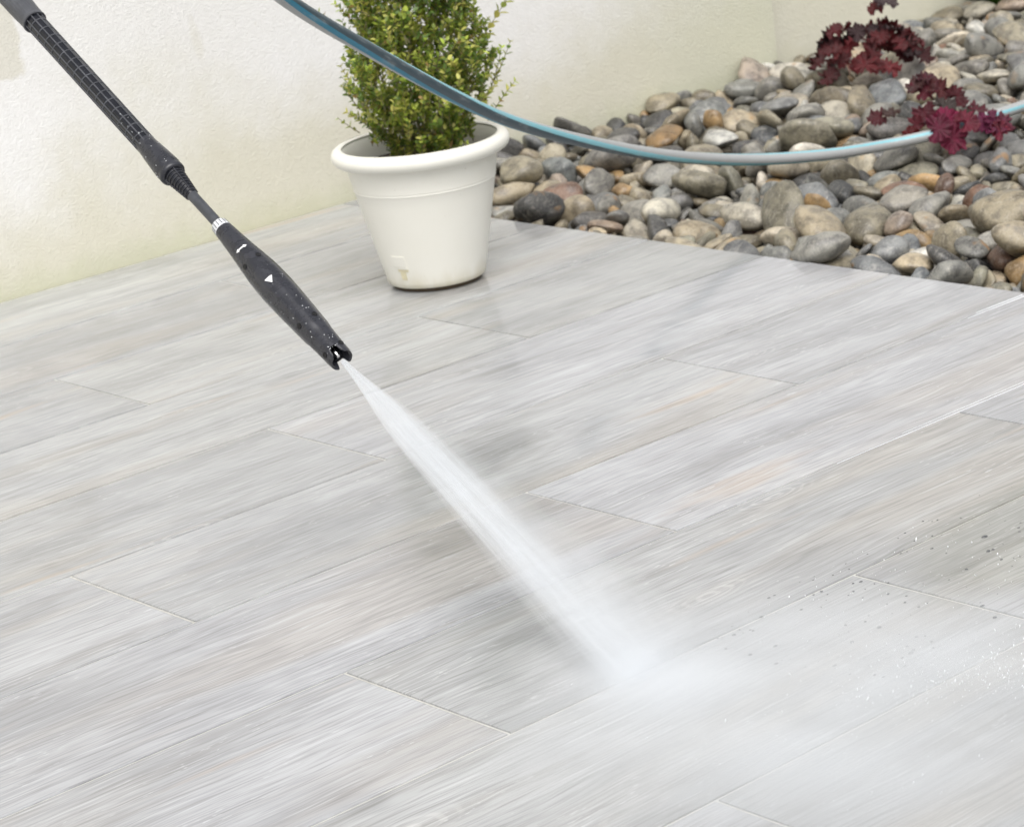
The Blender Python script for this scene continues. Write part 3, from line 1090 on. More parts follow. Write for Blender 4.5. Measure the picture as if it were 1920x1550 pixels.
17,2,16685,629,-208,-151,-18,-69,428,479,402
15,2,18939,88,-19,175,18,-17,376,402,403
0,6,20843,-2625,-94,-9,-2,-70,545,478,514
2,4,27064,2377,174,-112,-18,-77,352,348,313
0,6,20616,-4097,74,-41,-49,4,261,268,282
8,0,13101,-817,-179,0,-21,-13,359,374,310
11,4,17364,-2197,-109,60,15,-32,234,248,220
1,4,18136,-5340,-144,106,21,-107,274,226,235
1,8,15807,2728,-260,-145,6,76,249,236,246
14,2,23632,1118,122,-123,-22,-54,297,265,246
7,2,22665,-4143,169,34,22,105,482,395,384
16,8,11044,-2613,-475,146,42,-108,316,243,278
19,0,14994,1715,-324,-5,-4,151,294,297,309
17,9,12553,-4182,-518,-31,-24,-138,219,243,238
19,8,13218,-4027,-509,168,-6,150,352,257,288
13,0,11809,-7143,-537,126,-11,-76,273,230,251
8,0,13679,-5283,-372,32,33,-137,351,308,282
19,3,10203,-4110,-342,97,-6,33,337,291,323
7,1,14971,111,-374,-9,-2,-126,290,262,219
18,0,11799,-4874,-353,176,19,-19,238,269,263
3,5,18752,675,-65,-81,45,-158,353,274,259
8,2,28553,3352,107,-55,-6,102,350,307,279
16,4,14819,-8484,-187,-21,-35,-1,242,268,225
7,0,26961,1590,70,125,-11,75,264,220,242
2,2,18926,-6894,-110,57,-30,-13,240,209,211
11,3,11648,-13133,-593,52,12,-72,116,120,113
2,0,11806,-13502,-413,120,-43,-35,418,332,347
15,0,14230,-1713,-453,146,-1,142,244,226,255
3,3,14434,-3456,-442,-1,18,-17,232,183,218
0,8,12630,-6229,-430,112,-11,62,404,319,287
9,8,12015,-11834,-435,38,54,132,186,167,162
13,0,23977,-3327,218,-118,28,-164,431,343,399
5,2,13797,-559,-250,-46,-8,44,287,224,232
5,4,13816,-1764,-450,-166,-18,74,246,220,231
4,3,23622,2905,-19,169,8,-159,290,251,299
8,3,12326,-8539,-515,-131,6,130,322,292,254
4,0,26482,2806,78,-7,4,50,281,287,305
2,0,19219,-5050,-274,-13,-6,16,267,291,270
0,0,16993,-8869,-334,-112,1,148,197,195,197
14,0,20157,-6841,21,52,-13,87,442,343,380
6,2,11562,-393,-326,-3,-32,102,270,266,258
7,2,15355,-773,-272,-7,14,-96,304,273,251
14,2,17371,-3476,-62,163,-15,112,291,257,257
5,0,11737,-11116,-539,-176,2,-160,323,283,299
14,0,18373,-6135,-228,-2,-46,172,269,280,281
19,0,24966,-811,199,-15,34,153,278,251,270
10,6,30690,3140,657,-6,-3,35,546,484,472
1,9,28734,1413,155,176,54,-54,255,300,263
15,8,25096,-1957,191,-141,19,98,331,243,236
18,0,14284,1000,-254,160,-2,-149,295,335,322
7,0,12294,-9284,-468,55,70,9,211,185,165
17,8,26103,2585,150,-173,-39,41,356,331,369
2,2,18517,-5724,-248,-174,-2,-36,410,374,354
4,4,25318,-738,204,-114,9,-44,206,196,198
10,2,30396,2004,108,-144,-12,-85,316,267,230
14,2,12527,-843,-396,-148,6,154,438,444,447
4,2,11086,-3714,-555,0,12,-107,252,238,223
8,2,13895,-1410,-462,-116,1,2,303,224,215
8,2,17677,962,-185,48,-35,-133,256,264,250
12,0,14642,-3912,-368,-93,-37,120,220,240,247
3,3,10655,-8306,-329,-157,20,-141,318,272,226
9,6,20822,202,44,157,16,-42,298,308,331
15,0,14014,-8708,-285,151,-2,-36,370,324,330
3,2,17832,-6286,-88,162,-28,-27,196,198,186
3,4,18213,-7131,-268,-2,8,16,382,304,296
18,2,29061,595,143,25,-2,146,313,331,328
4,0,12335,1784,-314,-45,-12,11,322,294,251
1,0,15415,417,-398,0,9,171,199,182,161
15,2,16570,686,76,-13,-23,-27,373,352,384
8,0,11350,-4780,-386,-38,-13,-169,292,238,256
0,8,21125,2875,-74,-64,1,4,387,352,387
16,4,16549,-5983,-76,179,16,-170,317,328,367
2,3,14098,-7916,-230,114,-4,-9,250,285,253
1,5,19247,-4427,-78,97,43,-72,290,275,334
14,4,21654,-3355,100,176,6,-29,328,290,244
18,2,24396,-2980,148,29,-29,128,267,220,256
13,2,13904,-2140,-428,173,5,-34,308,265,269
6,2,14730,-3416,-113,-13,3,-147,280,219,269
7,8,19284,-633,-126,138,47,2,304,240,275
7,4,24986,2471,179,88,-40,69,429,415,466
10,1,18073,-4693,-188,-149,12,136,229,241,215
18,8,21192,-3323,36,-1,22,-91,283,239,228
13,4,24925,-383,212,-43,39,113,314,314,326
0,4,10247,-13731,-304,123,-3,-173,345,279,284
5,4,20643,-6252,-98,-166,-44,-173,292,314,283
9,2,29274,921,122,-121,2,152,253,220,251
4,8,19379,1472,29,127,5,96,210,190,179
9,8,13798,-6996,-301,172,-16,-40,292,240,231
11,4,22235,-1483,48,-99,-11,70,417,323,341
19,4,11952,-10692,-448,36,32,-97,263,245,232
3,4,13374,-11053,-260,-172,9,-120,284,256,251
18,2,10266,-1410,-356,-23,-20,-9,362,305,322
13,4,14522,1436,-317,131,-10,-160,285,304,273
0,0,15395,1677,-193,-24,-22,-54,241,286,233
14,2,13350,-1116,-286,169,-2,34,243,266,276
15,2,10669,-3853,-508,-141,30,179,311,268,254
17,0,15308,646,-130,-176,-20,100,422,377,456
13,1,16090,1010,-72,9,-13,-97,222,226,201
10,2,16094,-290,-141,102,52,78,225,213,188
3,2,17893,1386,-68,-174,8,-155,196,216,214
4,0,13066,-3631,-512,-4,-7,2,190,156,187
1,8,13708,-7700,-222,-125,3,88,428,316,326
5,3,12081,-9069,-526,10,5,15,258,228,256
14,1,10735,-12328,-426,111,19,-11,502,387,401
0,3,19587,-5318,71,-143,25,-51,245,243,233
9,3,29441,2472,67,-11,10,148,173,166,177
18,3,30038,2420,94,178,-5,-64,321,250,288
11,2,23803,-2826,-6,14,-36,132,279,247,270
2,9,10358,-713,-375,1,-7,109,428,365,441
1,3,14406,-4362,-333,49,-10,60,431,358,348
17,3,18705,-803,-122,-48,-18,19,365,329,275
3,4,21844,-236,66,172,-7,84,347,325,310
6,8,19491,-3923,50,-173,-5,2,414,389,343
14,0,11512,-11509,-495,-141,42,0,221,224,202
6,3,19125,-6492,-213,-139,-7,-110,400,314,324
13,4,16501,-8481,-299,-27,-42,-45,243,180,202
11,1,17439,-8355,-321,170,2,151,396,352,338
19,2,27542,-837,425,166,-4,81,387,345,369
8,0,13429,-2162,-473,-129,4,103,310,272,281
16,0,13025,-4360,-503,153,-18,-83,263,205,224
10,1,19600,1780,-144,-180,5,-86,427,390,392
11,0,15778,-3248,-366,5,1,92,478,379,425
1,1,14795,-4946,-204,6,47,-1,240,194,224
5,8,13418,-8892,-332,-157,12,-169,301,247,258
2,3,21920,-2070,61,-6,-10,-139,280,224,239
19,2,19166,-4749,-104,34,-28,112,197,189,177
5,8,24645,-470,260,-162,-59,-42,176,177,149
14,2,16503,-7728,-239,-34,11,-105,338,281,257
4,9,24792,-1168,171,48,-11,111,250,294,249
3,4,22968,-3206,-79,167,-6,74,397,358,321
8,4,19894,-6728,-219,-43,-7,55,311,294,273
13,0,11942,1651,-452,-146,-6,134,166,159,171
12,2,11077,-1855,-472,27,28,74,288,250,218
5,4,12379,-4483,-486,108,13,-139,169,180,171
11,0,24252,3076,-45,-1,-4,160,383,334,305
14,8,16961,-6156,-265,-154,-38,-154,322,245,241
7,0,11026,-11896,-494,175,-4,-173,398,416,437
4,2,28189,1670,55,176,8,154,226,185,179
4,0,12049,2192,-418,-6,3,128,260,207,195
6,2,11115,431,-358,44,-52,169,274,295,268
13,2,12136,1430,-312,-17,-63,-18,250,191,200
17,0,12423,1463,-326,-26,-70,146,227,212,249
14,8,14543,-1860,-441,131,6,-93,217,214,206
5,2,11163,-5164,-500,-147,25,-88,280,234,245
12,2,13111,-3265,-404,-165,34,167,394,342,335
15,2,16544,-711,-207,-20,-39,3,350,306,295
3,2,24079,2638,50,-124,-3,51,258,258,255
9,1,17239,-3892,-277,157,3,60,359,336,396
6,3,12998,-8602,-441,27,1,-171,300,324,332
3,3,25631,2071,33,-11,2,3,390,309,299
11,1,17313,-5600,-225,142,-45,-27,263,281,259
6,4,20786,-3844,71,163,14,159,148,157,161
7,2,25190,-228,119,75,65,153,326,252,275
11,0,17304,-7258,-350,154,1,-13,272,243,228
16,1,10323,-13119,-334,-30,0,-16,343,283,302
9,0,20589,-4962,45,161,-7,46,375,405,379
7,0,29658,2132,84,-153,7,155,300,245,254
16,4,22132,-3838,-52,178,11,44,454,501,433
13,2,16749,-9017,-339,56,12,134,254,266,244
9,7,14308,606,-207,12,32,-111,195,194,216
8,4,12838,-1980,-545,-128,3,94,212,158,164
14,0,16411,484,-107,23,-16,-59,279,225,212
17,9,12837,-4079,-541,-11,-14,-133,210,177,191
9,8,14060,-3075,-450,6,-8,-20,245,280,279
14,0,14382,-3788,-480,3,6,27,272,219,192
1,8,14873,-3834,-340,8,11,-62,146,136,135
9,2,11622,-7500,-270,-167,17,44,313,321,259
11,2,10250,-9602,-209,40,-25,-26,408,325,294
0,8,17471,-4243,-134,41,25,-8,330,265,283
11,0,14815,-6940,-218,4,-11,-49,354,280,290
2,3,23640,96,58,-165,-7,0,218,216,235
14,8,11238,-10951,-463,71,16,105,399,340,364
13,3,13898,-9036,-484,176,-16,98,172,190,182
13,2,12437,-10584,-485,-147,19,-93,258,273,256
4,8,12391,-10967,-406,40,20,-35,294,295,291
6,4,20808,-4411,-109,-172,-3,54,395,355,351
9,2,17764,-7194,-365,3,-3,-113,211,178,157
3,0,23273,-4104,-20,29,11,167,463,383,327
19,2,11629,1395,-463,165,-2,-115,293,313,291
15,2,11910,1088,-319,18,-2,4,312,252,236
9,0,11619,901,-476,-7,-1,9,229,218,224
12,0,15579,2462,-294,-167,30,9,207,228,200
15,2,15402,2224,-347,-4,1,170,208,209,196
0,0,13061,-1870,-447,-55,30,30,226,198,188
8,2,15574,939,-281,166,-5,100,364,281,287
4,2,17592,1389,-227,1,-5,44,299,254,270
0,2,17789,-2476,-292,-32,4,163,336,268,315
4,2,21404,585,-81,-87,-23,124,234,223,256
16,2,12865,-9359,-471,144,34,-44,219,197,201
13,2,23202,-547,30,-171,26,80,400,363,325
10,4,16861,-5779,-338,-143,-13,76,321,260,290
8,3,22893,-916,14,132,-17,-75,400,444,388
16,9,22624,-1764,-55,19,1,-127,566,450,390
18,8,28832,2046,52,-8,-12,-143,183,216,217
12,4,17299,-7787,-380,16,-13,-13,153,184,149
5,1,29125,1634,105,1,-28,155,274,244,209
7,0,24135,-2601,-112,-150,10,-124,203,214,210
9,7,18771,-7346,-181,-106,1,-84,389,338,399
10,4,30606,2657,86,177,1,51,225,250,250
7,3,20167,-6236,-212,59,8,148,259,202,239
5,2,19213,-7145,-229,-12,-24,-85,308,297,296
8,1,11417,-1702,-552,-59,-8,-54,240,247,276
13,3,14755,497,-172,-60,4,-2,267,242,226
6,2,12171,-3423,-572,22,1,-117,150,156,140
3,2,15671,-521,-317,-132,-48,147,194,190,157
10,3,16148,-50,-380,1,4,175,213,192,171
18,4,12229,-4186,-554,7,-11,-92,275,230,262
17,0,17350,1006,-169,-159,-15,70,211,207,190
9,0,16637,-1019,-331,-1,1,-5,280,270,279
5,8,18432,357,66,-153,31,90,269,215,248
15,8,13954,-3944,-460,15,-8,110,297,312,311
14,8,17334,-1011,-136,-179,-19,-138,257,240,259
14,0,20526,2002,-140,166,-21,-168,269,280,251
10,0,11086,-7700,-528,-159,30,-113,223,213,208
8,1,12325,-7748,-432,-60,-12,31,414,465,483
17,2,13409,-7218,-128,20,-31,50,425,391,348
19,3,19188,-2977,-271,-4,-6,3,256,291,280
16,0,21721,-1138,160,-10,22,121,271,253,288
12,2,12982,-8982,-510,167,-6,-155,196,230,221
18,0,13104,-9181,-476,-166,42,-31,188,193,174
6,0,14173,-8280,-394,-110,32,64,248,207,210
7,3,11681,-10522,-545,-17,-5,143,229,214,237
0,2,13433,-9334,-443,154,-3,66,341,308,271
6,4,26757,1281,39,27,-2,-47,284,227,229
12,2,21377,-3048,12,-4,8,164,221,195,220
19,2,15784,-8364,-429,160,-5,67,250,243,246
12,0,14280,-9632,-392,121,-1,127,309,269,285
10,2,20050,-5344,43,-161,-3,-101,293,313,309
19,4,17105,-7994,-397,-6,-3,54,150,150,160
5,4,18588,-6600,-275,174,2,106,309,311,312
11,0,27420,310,251,-115,-13,-139,248,189,218
5,0,23376,-2634,-79,-156,-2,-29,330,280,272
9,5,11268,-13053,-580,70,7,146,276,204,247
6,4,22385,-4385,-94,145,20,-147,256,290,238
16,4,20087,-6136,52,125,-25,-45,330,318,294
1,0,11518,-13729,-496,3,39,-120,266,278,253
19,2,30761,2087,190,107,-2,104,453,331,408
3,1,10127,-14711,-242,-152,9,-91,293,293,271
16,4,24216,-3057,-58,178,-17,168,289,312,345
5,2,21158,-5113,4,-175,-1,-163,244,255,230
19,2,20096,1254,-132,149,-26,-22,266,244,247
4,9,18024,-12495,-280,148,20,30,305,251,257
11,1,12099,-13907,-465,-177,31,28,265,304,270
11,3,27902,-4338,301,-5,-29,68,476,418,429
16,4,33429,2074,86,-9,2,146,235,271,223
8,8,32428,1100,415,133,18,-145,384,336,287
12,2,25686,3506,-9,-99,-7,-159,236,173,213
1,2,16799,-13768,-151,170,23,164,344,359,324
18,0,23438,-5885,-106,-13,-11,63,356,336,313
11,6,31871,-1308,207,170,-32,86,358,295,302
18,0,11351,-15483,-379,72,58,-178,282,233,219
4,0,12046,-16961,-109,-20,28,-86,459,442,485
13,3,30991,-1731,357,-50,20,45,373,300,287
8,3,26379,-6719,256,-102,-10,54,326,311,322
7,3,15658,-13038,-323,-31,64,83,266,314,273
19,2,23137,3370,-19,143,17,-119,360,315,328
5,4,32917,-1384,243,-9,14,-122,666,641,542
9,0,27396,-3219,182,-159,-3,23,494,466,476
6,0,23914,1867,199,-90,44,12,263,241,256
0,3,18396,-12014,-20,-175,4,73,437,364,403
12,0,13364,-14585,-528,17,-8,146,160,161,154
15,1,12847,-13613,-190,45,-22,129,379,411,393
3,4,31268,1290,406,-159,21,-113,470,421,405
5,3,17380,-13906,-394,4,7,-98,130,136,126
3,1,15437,-3778,-389,-8,0,-20,280,320,273
2,0,19212,-12472,-77,-161,-67,105,307,311,294
14,2,17767,-11429,-26,-88,-24,67,363,279,284
6,4,32952,3484,314,14,68,-79,380,338,324
1,2,28247,-3104,173,30,-14,-88,496,439,368
18,0,23215,-6156,215,16,-4,95,375,334,274
9,3,15548,-8395,-298,-27,19,-86,190,180,190
13,2,14671,-14332,-223,0,-9,-99,421,328,350
9,8,21410,-7025,253,-30,48,85,535,563,441
6,8,13732,1238,-300,32,0,-52,384,342,383
3,8,17521,-11406,-72,-38,72,-12,226,175,168
19,2,32751,-2090,190,29,42,-45,248,210,232
16,5,15106,-10443,-331,-145,2,141,305,309,322
3,1,17136,-11507,-248,21,47,34,260,276,243
16,2,33583,-1539,195,-97,-57,-120,243,229,202
9,2,14480,561,-370,-155,-6,-118,220,260,232
5,8,16264,-6203,-312,73,1,-35,259,205,206
16,8,13903,-16149,-470,-5,-10,92,239,258,246
1,1,17214,-13602,-219,-153,20,-151,196,158,149
19,2,25378,-7717,212,27,26,94,210,186,153
2,2,27987,-5421,124,-145,4,145,428,384,372
6,2,27814,-5735,208,-120,5,154,197,199,185
18,2,24316,-8626,-88,147,23,-124,149,151,147
13,2,11946,-11537,-532,38,13,-19,250,256,291
14,0,18730,-6242,-291,79,-6,-42,194,194,203
10,2,20087,-7954,242,-144,-52,124,361,292,333
3,4,25437,-6464,476,-12,-15,41,520,445,449
17,3,30179,-4083,43,-1,-7,-60,177,186,159
14,6,13211,-14988,-379,-134,-4,-116,273,242,241
8,2,14748,-3624,-403,116,-35,157,204,211,226
3,0,21905,-10190,-179,143,-22,57,152,149,150
6,4,11548,2747,-439,24,1,-169,179,170,155
12,6,24610,-4566,104,-131,73,85,384,346,343
15,2,33484,2049,341,11,14,-21,486,497,404
7,0,15731,-14542,-293,101,-7,-148,469,341,397
11,2,21329,-10808,-110,23,0,-47,195,215,208
4,3,30333,-3862,272,-58,37,85,333,296,270
4,3,31556,700,255,97,57,54,288,306,299
15,8,21729,-4725,-167,21,-2,91,348,309,286
5,3,18505,-11959,-358,172,-3,129,150,120,119
0,4,21457,1918,132,17,30,80,243,253,245
7,0,31307,1830,188,-14,12,69,342,363,401
16,3,22810,-9204,-13,28,-17,176,337,275,255
10,4,20518,-3490,-102,1,3,-156,536,578,535
8,0,20935,-6146,52,21,16,-136,231,260,239
12,0,15810,-9384,-281,23,-12,26,158,181,170
3,3,16329,1870,-48,124,39,-74,189,202,197
15,7,21771,-10443,-65,30,33,-171,319,282,262
6,0,29524,-239,490,175,-38,-68,554,507,469
5,3,21064,-7630,-14,-156,18,58,530,478,503
14,0,18558,-10811,-41,-33,2,-47,309,226,269
9,4,27887,-4955,192,49,20,-148,292,237,260
10,3,15091,-15647,-433,-132,-13,-128,235,196,199
14,1,16876,-13815,-381,170,0,68,344,252,245
7,0,26577,1762,31,-159,7,93,353,346,292
3,4,15272,-6408,-338,154,-6,-108,328,306,342
4,2,11315,-16561,-409,-4,-25,-58,403,388,396
0,4,21827,-6603,51,28,-15,148,316,316,370
7,2,15370,-14295,-338,136,46,19,249,226,203
19,2,22666,-3599,8,-17,-29,-26,195,189,202
3,8,18999,-10298,-80,-12,7,100,574,577,630
10,4,24338,-2446,-22,107,-9,-91,209,187,172
14,2,21308,-9169,-83,84,-18,53,345,352,358
6,2,12017,2902,-340,-129,-8,7,276,291,290
4,4,26226,2153,6,164,16,137,240,218,180
15,2,17501,2512,-194,-15,1,106,555,421,391
16,8,20085,-10341,41,170,-26,170,370,337,353
5,2,16640,-3278,-213,-176,2,59,379,297,311
19,4,19386,-12098,-89,55,13,160,282,290,312
16,3,13657,-13587,-247,-97,-30,154,295,255,271
1,7,14286,-10998,-88,20,17,-52,476,483,456
19,5,10124,-19460,-365,-60,-87,-160,368,347,280
18,6,25673,-7515,205,-19,64,-110,263,262,239
8,6,28902,-1581,234,-89,30,162,372,372,361
5,8,16014,-11175,9,159,6,46,364,345,313
10,3,14704,-11380,-285,-143,-11,-146,254,236,259
7,2,13181,-16868,-404,2,31,119,359,303,316
17,4,25914,-187,52,90,26,140,242,228,199
3,4,25097,-7132,3,16,-5,2,408,420,335
15,2,20499,-6586,-109,-71,-25,-69,283,266,300
6,2,23789,-6941,242,-64,-33,-57,460,380,427
17,0,13899,-9387,-499,14,6,-168,245,210,234
9,4,12689,-5284,-448,84,11,50,396,313,321
3,9,17238,-3156,-269,-9,5,-84,389,381,382
19,2,16161,-12638,-96,-51,60,8,417,382,387
15,0,11838,-14223,-246,8,21,55,213,223,225
0,0,17041,-8491,-284,-158,-9,-121,140,149,152
0,2,32249,256,226,5,-33,153,410,380,385
19,2,28492,-4878,471,166,2,135,541,508,450
14,8,16926,-11875,-179,65,-32,4,348,348,388
19,0,14983,-15409,-357,154,13,-146,260,206,207
7,1,11076,1839,-333,-27,40,-164,402,381,350
12,0,24669,-3402,258,45,-7,-146,434,362,357
13,3,12096,-14357,-560,0,-8,83,172,182,166
5,4,33422,1635,586,-3,-13,96,620,528,471
17,0,26326,-5910,490,-9,6,16,478,445,402
12,0,14542,-13692,-326,31,-14,44,481,466,452
19,2,29612,-4430,277,-5,83,52,340,304,326
4,3,26038,-5196,353,104,-48,-111,414,326,322
5,8,28719,-4725,191,72,67,92,207,221,220
7,0,21980,-7614,82,-71,34,87,418,302,342
1,0,22638,-8953,297,123,-13,8,506,526,495
18,0,13740,-15179,-348,-21,-37,-78,330,359,361
7,0,24911,-4003,49,-178,-26,-179,304,332,332
10,0,19503,-8941,-46,-129,-8,24,260,186,219
16,3,15116,-10736,-394,-151,48,166,180,156,129
6,2,20870,-9163,73,15,15,166,260,213,223
13,0,15321,-12468,-373,163,-12,69,274,259,290
19,0,14988,-11104,-427,3,-7,8,310,312,288
5,1,11681,-17565,-544,6,-28,-92,262,222,210
4,0,22187,-9819,-27,-82,-27,53,277,305,255
14,4,22868,-6694,-64,-3,16,90,396,406,370
4,1,10941,1571,-228,-106,18,171,212,203,235
5,3,23039,-5528,205,-42,-7,-125,263,230,191
9,5,24226,-2734,46,107,-11,-170,130,144,147
17,2,19046,-12337,-294,8,-11,84,285,253,234
18,1,10922,-15868,-195,143,12,15,413,382,379
18,8,14150,-15062,-165,28,-25,-8,267,240,254
13,8,22749,-8881,-158,38,14,-142,220,186,204
8,2,27844,-3400,415,5,-43,134,350,386,395
10,2,20870,-10111,-2,15,-11,167,339,303,302
0,8,26817,-6523,330,17,-45,-23,289,285,294
16,3,29119,-4695,193,-150,7,-55,355,346,354
7,0,25617,-4886,95,-133,10,11,555,456,494
14,0,20665,-11276,-181,-104,1,-41,226,249,248
19,8,24066,-4648,250,-27,15,-141,378,389,336
0,4,27902,-1006,150,-170,1,-73,471,459,434
19,2,14229,-2493,-498,145,0,104,179,172,148
3,3,33539,833,382,102,13,140,338,253,278
14,3,24595,2711,1,-170,18,-87,270,280,291
6,1,19526,-3429,-97,20,63,-69,305,278,263
1,9,15246,-14875,-413,-9,1,32,292,270,282
6,4,28687,-2127,174,27,-1,72,382,365,379
3,0,12208,-8024,-126,41,20,-22,263,248,256
15,0,14732,-7115,-420,-18,-6,-45,308,295,299
16,2,25410,-5270,416,142,-26,142,500,446,388
17,2,24595,-6482,442,-10,17,137,672,559,516
19,4,30678,-3135,337,-155,-62,104,388,402,360
0,3,12903,-13142,-280,-56,-8,-45,260,199,212
9,4,24898,-7649,404,22,-6,169,359,323,341
19,0,32875,1547,227,77,-10,-128,330,293,269
18,0,29414,-4635,68,19,-19,-56,192,200,203
4,2,16862,-11715,126,-35,-19,24,272,255,218
14,1,11706,-14540,-534,-98,4,140,277,227,227
1,6,26863,-3507,346,-150,12,-118,408,350,308
9,3,23454,-5549,31,-20,-46,-41,145,133,146
11,3,14441,-15435,-144,-136,18,172,441,456,399
0,9,32656,-2269,150,-12,-83,94,184,166,157
3,2,23088,87,-17,24,-25,3,351,386,349
1,3,23958,-4654,-78,8,6,-167,414,310,296
9,0,18359,-10174,-191,33,-45,80,290,226,245
10,3,20533,2908,-60,92,12,-132,209,218,226
13,0,17938,-13430,-275,-5,-13,22,270,278,274
0,5,13198,-12413,-319,-51,7,-42,315,278,322
4,4,17574,-9348,-52,43,23,6,443,447,388
7,6,20010,-2918,104,-17,21,112,254,204,213
5,0,22242,-9344,-26,33,-46,-84,316,316,294
9,2,23006,-3788,73,156,-9,-116,212,247,220
5,4,24807,-1813,71,168,6,125,204,179,145
19,0,15773,-13657,-210,93,-30,-43,392,370,372
7,2,17325,-12135,-25,-21,43,-25,267,315,294
3,2,15058,-14546,-309,-171,5,-108,261,275,279
4,8,26173,-6327,361,125,2,-32,245,237,261
9,2,17363,-9846,32,37,-34,144,368,343,345
10,5,18508,-10960,-262,8,-9,-171,313,250,298
1,1,17930,-9719,-126,35,-49,-113,446,412,342
2,4,20822,-8172,231,149,5,-137,426,420,357
17,2,30651,1444,162,-28,-24,-77,354,393,360
14,8,22399,-10002,-139,119,-19,-81,212,196,159
10,0,31196,-1151,139,15,1,-100,283,276,302
7,6,14097,-7601,-292,172,-19,11,269,229,191
15,0,10115,759,-47,117,-22,42,308,270,239
10,2,11815,-6172,-377,-30,-14,76,202,172,168
4,2,17349,-2668,-348,-5,37,-114,142,116,112
6,0,20476,-2887,-162,50,70,117,196,167,176
17,6,17949,-13183,-261,-80,-45,-160,209,178,193
3,1,13374,-14574,-323,24,-22,137,220,196,228
11,1,18883,-12225,45,-174,-47,127,334,284,284
10,0,22158,-10210,-161,164,-27,11,212,194,180
9,2,25670,-5925,130,-10,7,-170,564,571,592
0,2,15762,-9799,-281,-103,-1,83,205,162,177
19,3,13919,-11510,-276,25,-26,-96,344,323,314
16,2,10432,1980,-374,19,2,-74,531,415,440
2,4,29199,-754,329,157,4,83,362,384,352
5,0,22325,-7959,-98,177,4,133,368,425,394
8,2,15050,-11334,-303,-108,9,-130,181,173,177
7,2,23341,-5168,30,141,18,147,376,393,397
15,8,12332,-14107,-249,16,14,-83,397,396,378
10,5,17332,416,-214,-5,19,-28,406,357,330
10,3,10330,-17720,-160,25,-39,-167,575,413,409
14,0,19743,-10587,-226,3,5,-22,308,339,346
2,2,16760,-14284,-137,2,6,-91,236,268,222
8,4,24492,421,113,-158,-3,22,351,345,275
6,1,26645,-5871,115,-163,-4,71,458,392,422
10,3,29827,-4159,196,-35,16,152,349,331,289
7,2,21668,-9107,-78,130,-70,45,299,248,248
16,0,17495,-7120,-288,14,48,98,212,206,166
5,9,14932,-6171,-242,118,-14,10,193,196,182
10,5,14172,356,-342,-84,-34,165,224,186,199
16,0,29470,480,237,-132,-48,132,336,290,300
8,4,23835,-6299,296,-36,-62,13,614,521,449
19,2,23314,-9152,438,113,-30,2,570,510,498
4,2,13334,-16529,-122,-171,5,133,482,360,434
19,3,31885,1120,284,18,0,-138,262,270,241
12,1,10418,1497,-170,150,20,102,224,221,201
12,2,19204,-354,-99,-74,-40,142,180,189,178
11,2,30715,-572,321,12,5,102,376,393,320
11,4,22491,-2215,289,-168,-24,146,282,338,323
11,2,33688,2578,159,-6,16,-147,362,324,392
11,0,27393,-5496,298,102,-8,-16,374,283,303
7,4,18315,-12664,-82,-16,22,-116,338,268,260
12,2,32030,-2564,132,36,-13,-55,300,322,271
14,8,13421,-16306,-488,-171,3,-101,296,332,311
18,3,32533,-530,451,-41,4,-166,360,434,422
6,4,25058,754,158,-14,-18,-16,314,268,282
9,2,17690,-10380,-56,135,-23,-131,521,432,406
4,6,25797,-1233,108,142,51,78,320,327,269
13,0,11648,-14143,-479,-166,4,-9,394,372,337
9,0,20256,-9538,212,119,18,-110,532,545,522
12,0,22352,-7402,-139,21,0,152,319,255,255
6,4,32864,1915,121,-158,16,38,267,242,243
10,4,26022,-6696,512,143,-27,-62,326,271,255
2,0,13972,220,-369,48,38,82,183,152,146
15,2,23341,-9242,-158,-180,3,-33,188,186,184
19,6,27588,-3809,262,-40,9,-34,328,258,258
14,2,12992,-16483,-454,60,-7,-142,269,301,303
17,0,21356,-10748,-240,-5,4,163,202,182,165
17,0,19969,-3820,6,-59,-4,-67,226,192,191
3,0,33313,480,388,25,-56,56,247,251,265
17,0,26636,-6778,69,-134,-7,-141,403,334,322
0,2,14113,-14101,-223,39,-4,121,276,251,238
10,0,18103,-10477,-13,156,27,7,248,256,232
19,8,27451,2343,64,-6,2,161,295,315,306
4,2,11169,2574,80,8,7,75,437,468,491
14,2,15695,-10260,-406,-19,3,-113,274,275,240
18,4,32165,-1679,159,130,43,-45,201,198,241
10,4,12468,-17610,-567,1,5,-178,183,173,164
2,4,18883,2910,-133,-10,-28,-139,291,246,244
10,2,21245,-8755,-122,13,-48,-54,257,306,253
6,2,24496,-7088,399,6,-30,-160,319,328,267
8,2,14619,-15011,-264,7,46,152,416,393,369
18,0,18893,-11943,-17,-134,22,16,350,289,264
11,2,16722,-4214,-148,177,22,18,271,266,235
16,4,33819,930,466,109,-18,113,304,264,240
19,8,11106,-18584,-595,5,-6,-46,267,240,237
1,4,30392,-556,193,150,-23,176,158,172,156
3,3,19613,-7905,99,-93,26,-33,476,412,468
4,4,26080,-4736,584,60,37,146,398,410,408
12,0,32347,-2455,68,-1,-8,39,181,189,160
8,2,29884,-1296,427,166,30,-3,317,317,272
0,2,12084,2450,-182,-27,-16,49,340,321,278
17,4,31823,-2692,278,-106,29,-87,338,295,356
14,0,17698,-12483,20,171,-71,-93,291,255,230
10,2,26218,-2822,236,9,-16,-149,307,220,240
2,3,29410,-3277,244,36,2,7,412,411,405
4,4,14239,-14684,-194,38,18,127,211,224,208
1,5,15376,-15306,-311,122,-19,70,358,286,275
19,2,21000,-8656,125,18,-9,-174,337,303,293
14,0,10261,-16658,-176,144,2,101,347,377,342
8,4,31832,68,282,-161,-56,110,350,316,286
4,8,12745,-13956,-408,78,4,131,327,253,268
1,2,19129,-8408,52,14,-15,162,363,313,312
9,2,21032,-10917,-129,-141,35,88,215,223,240
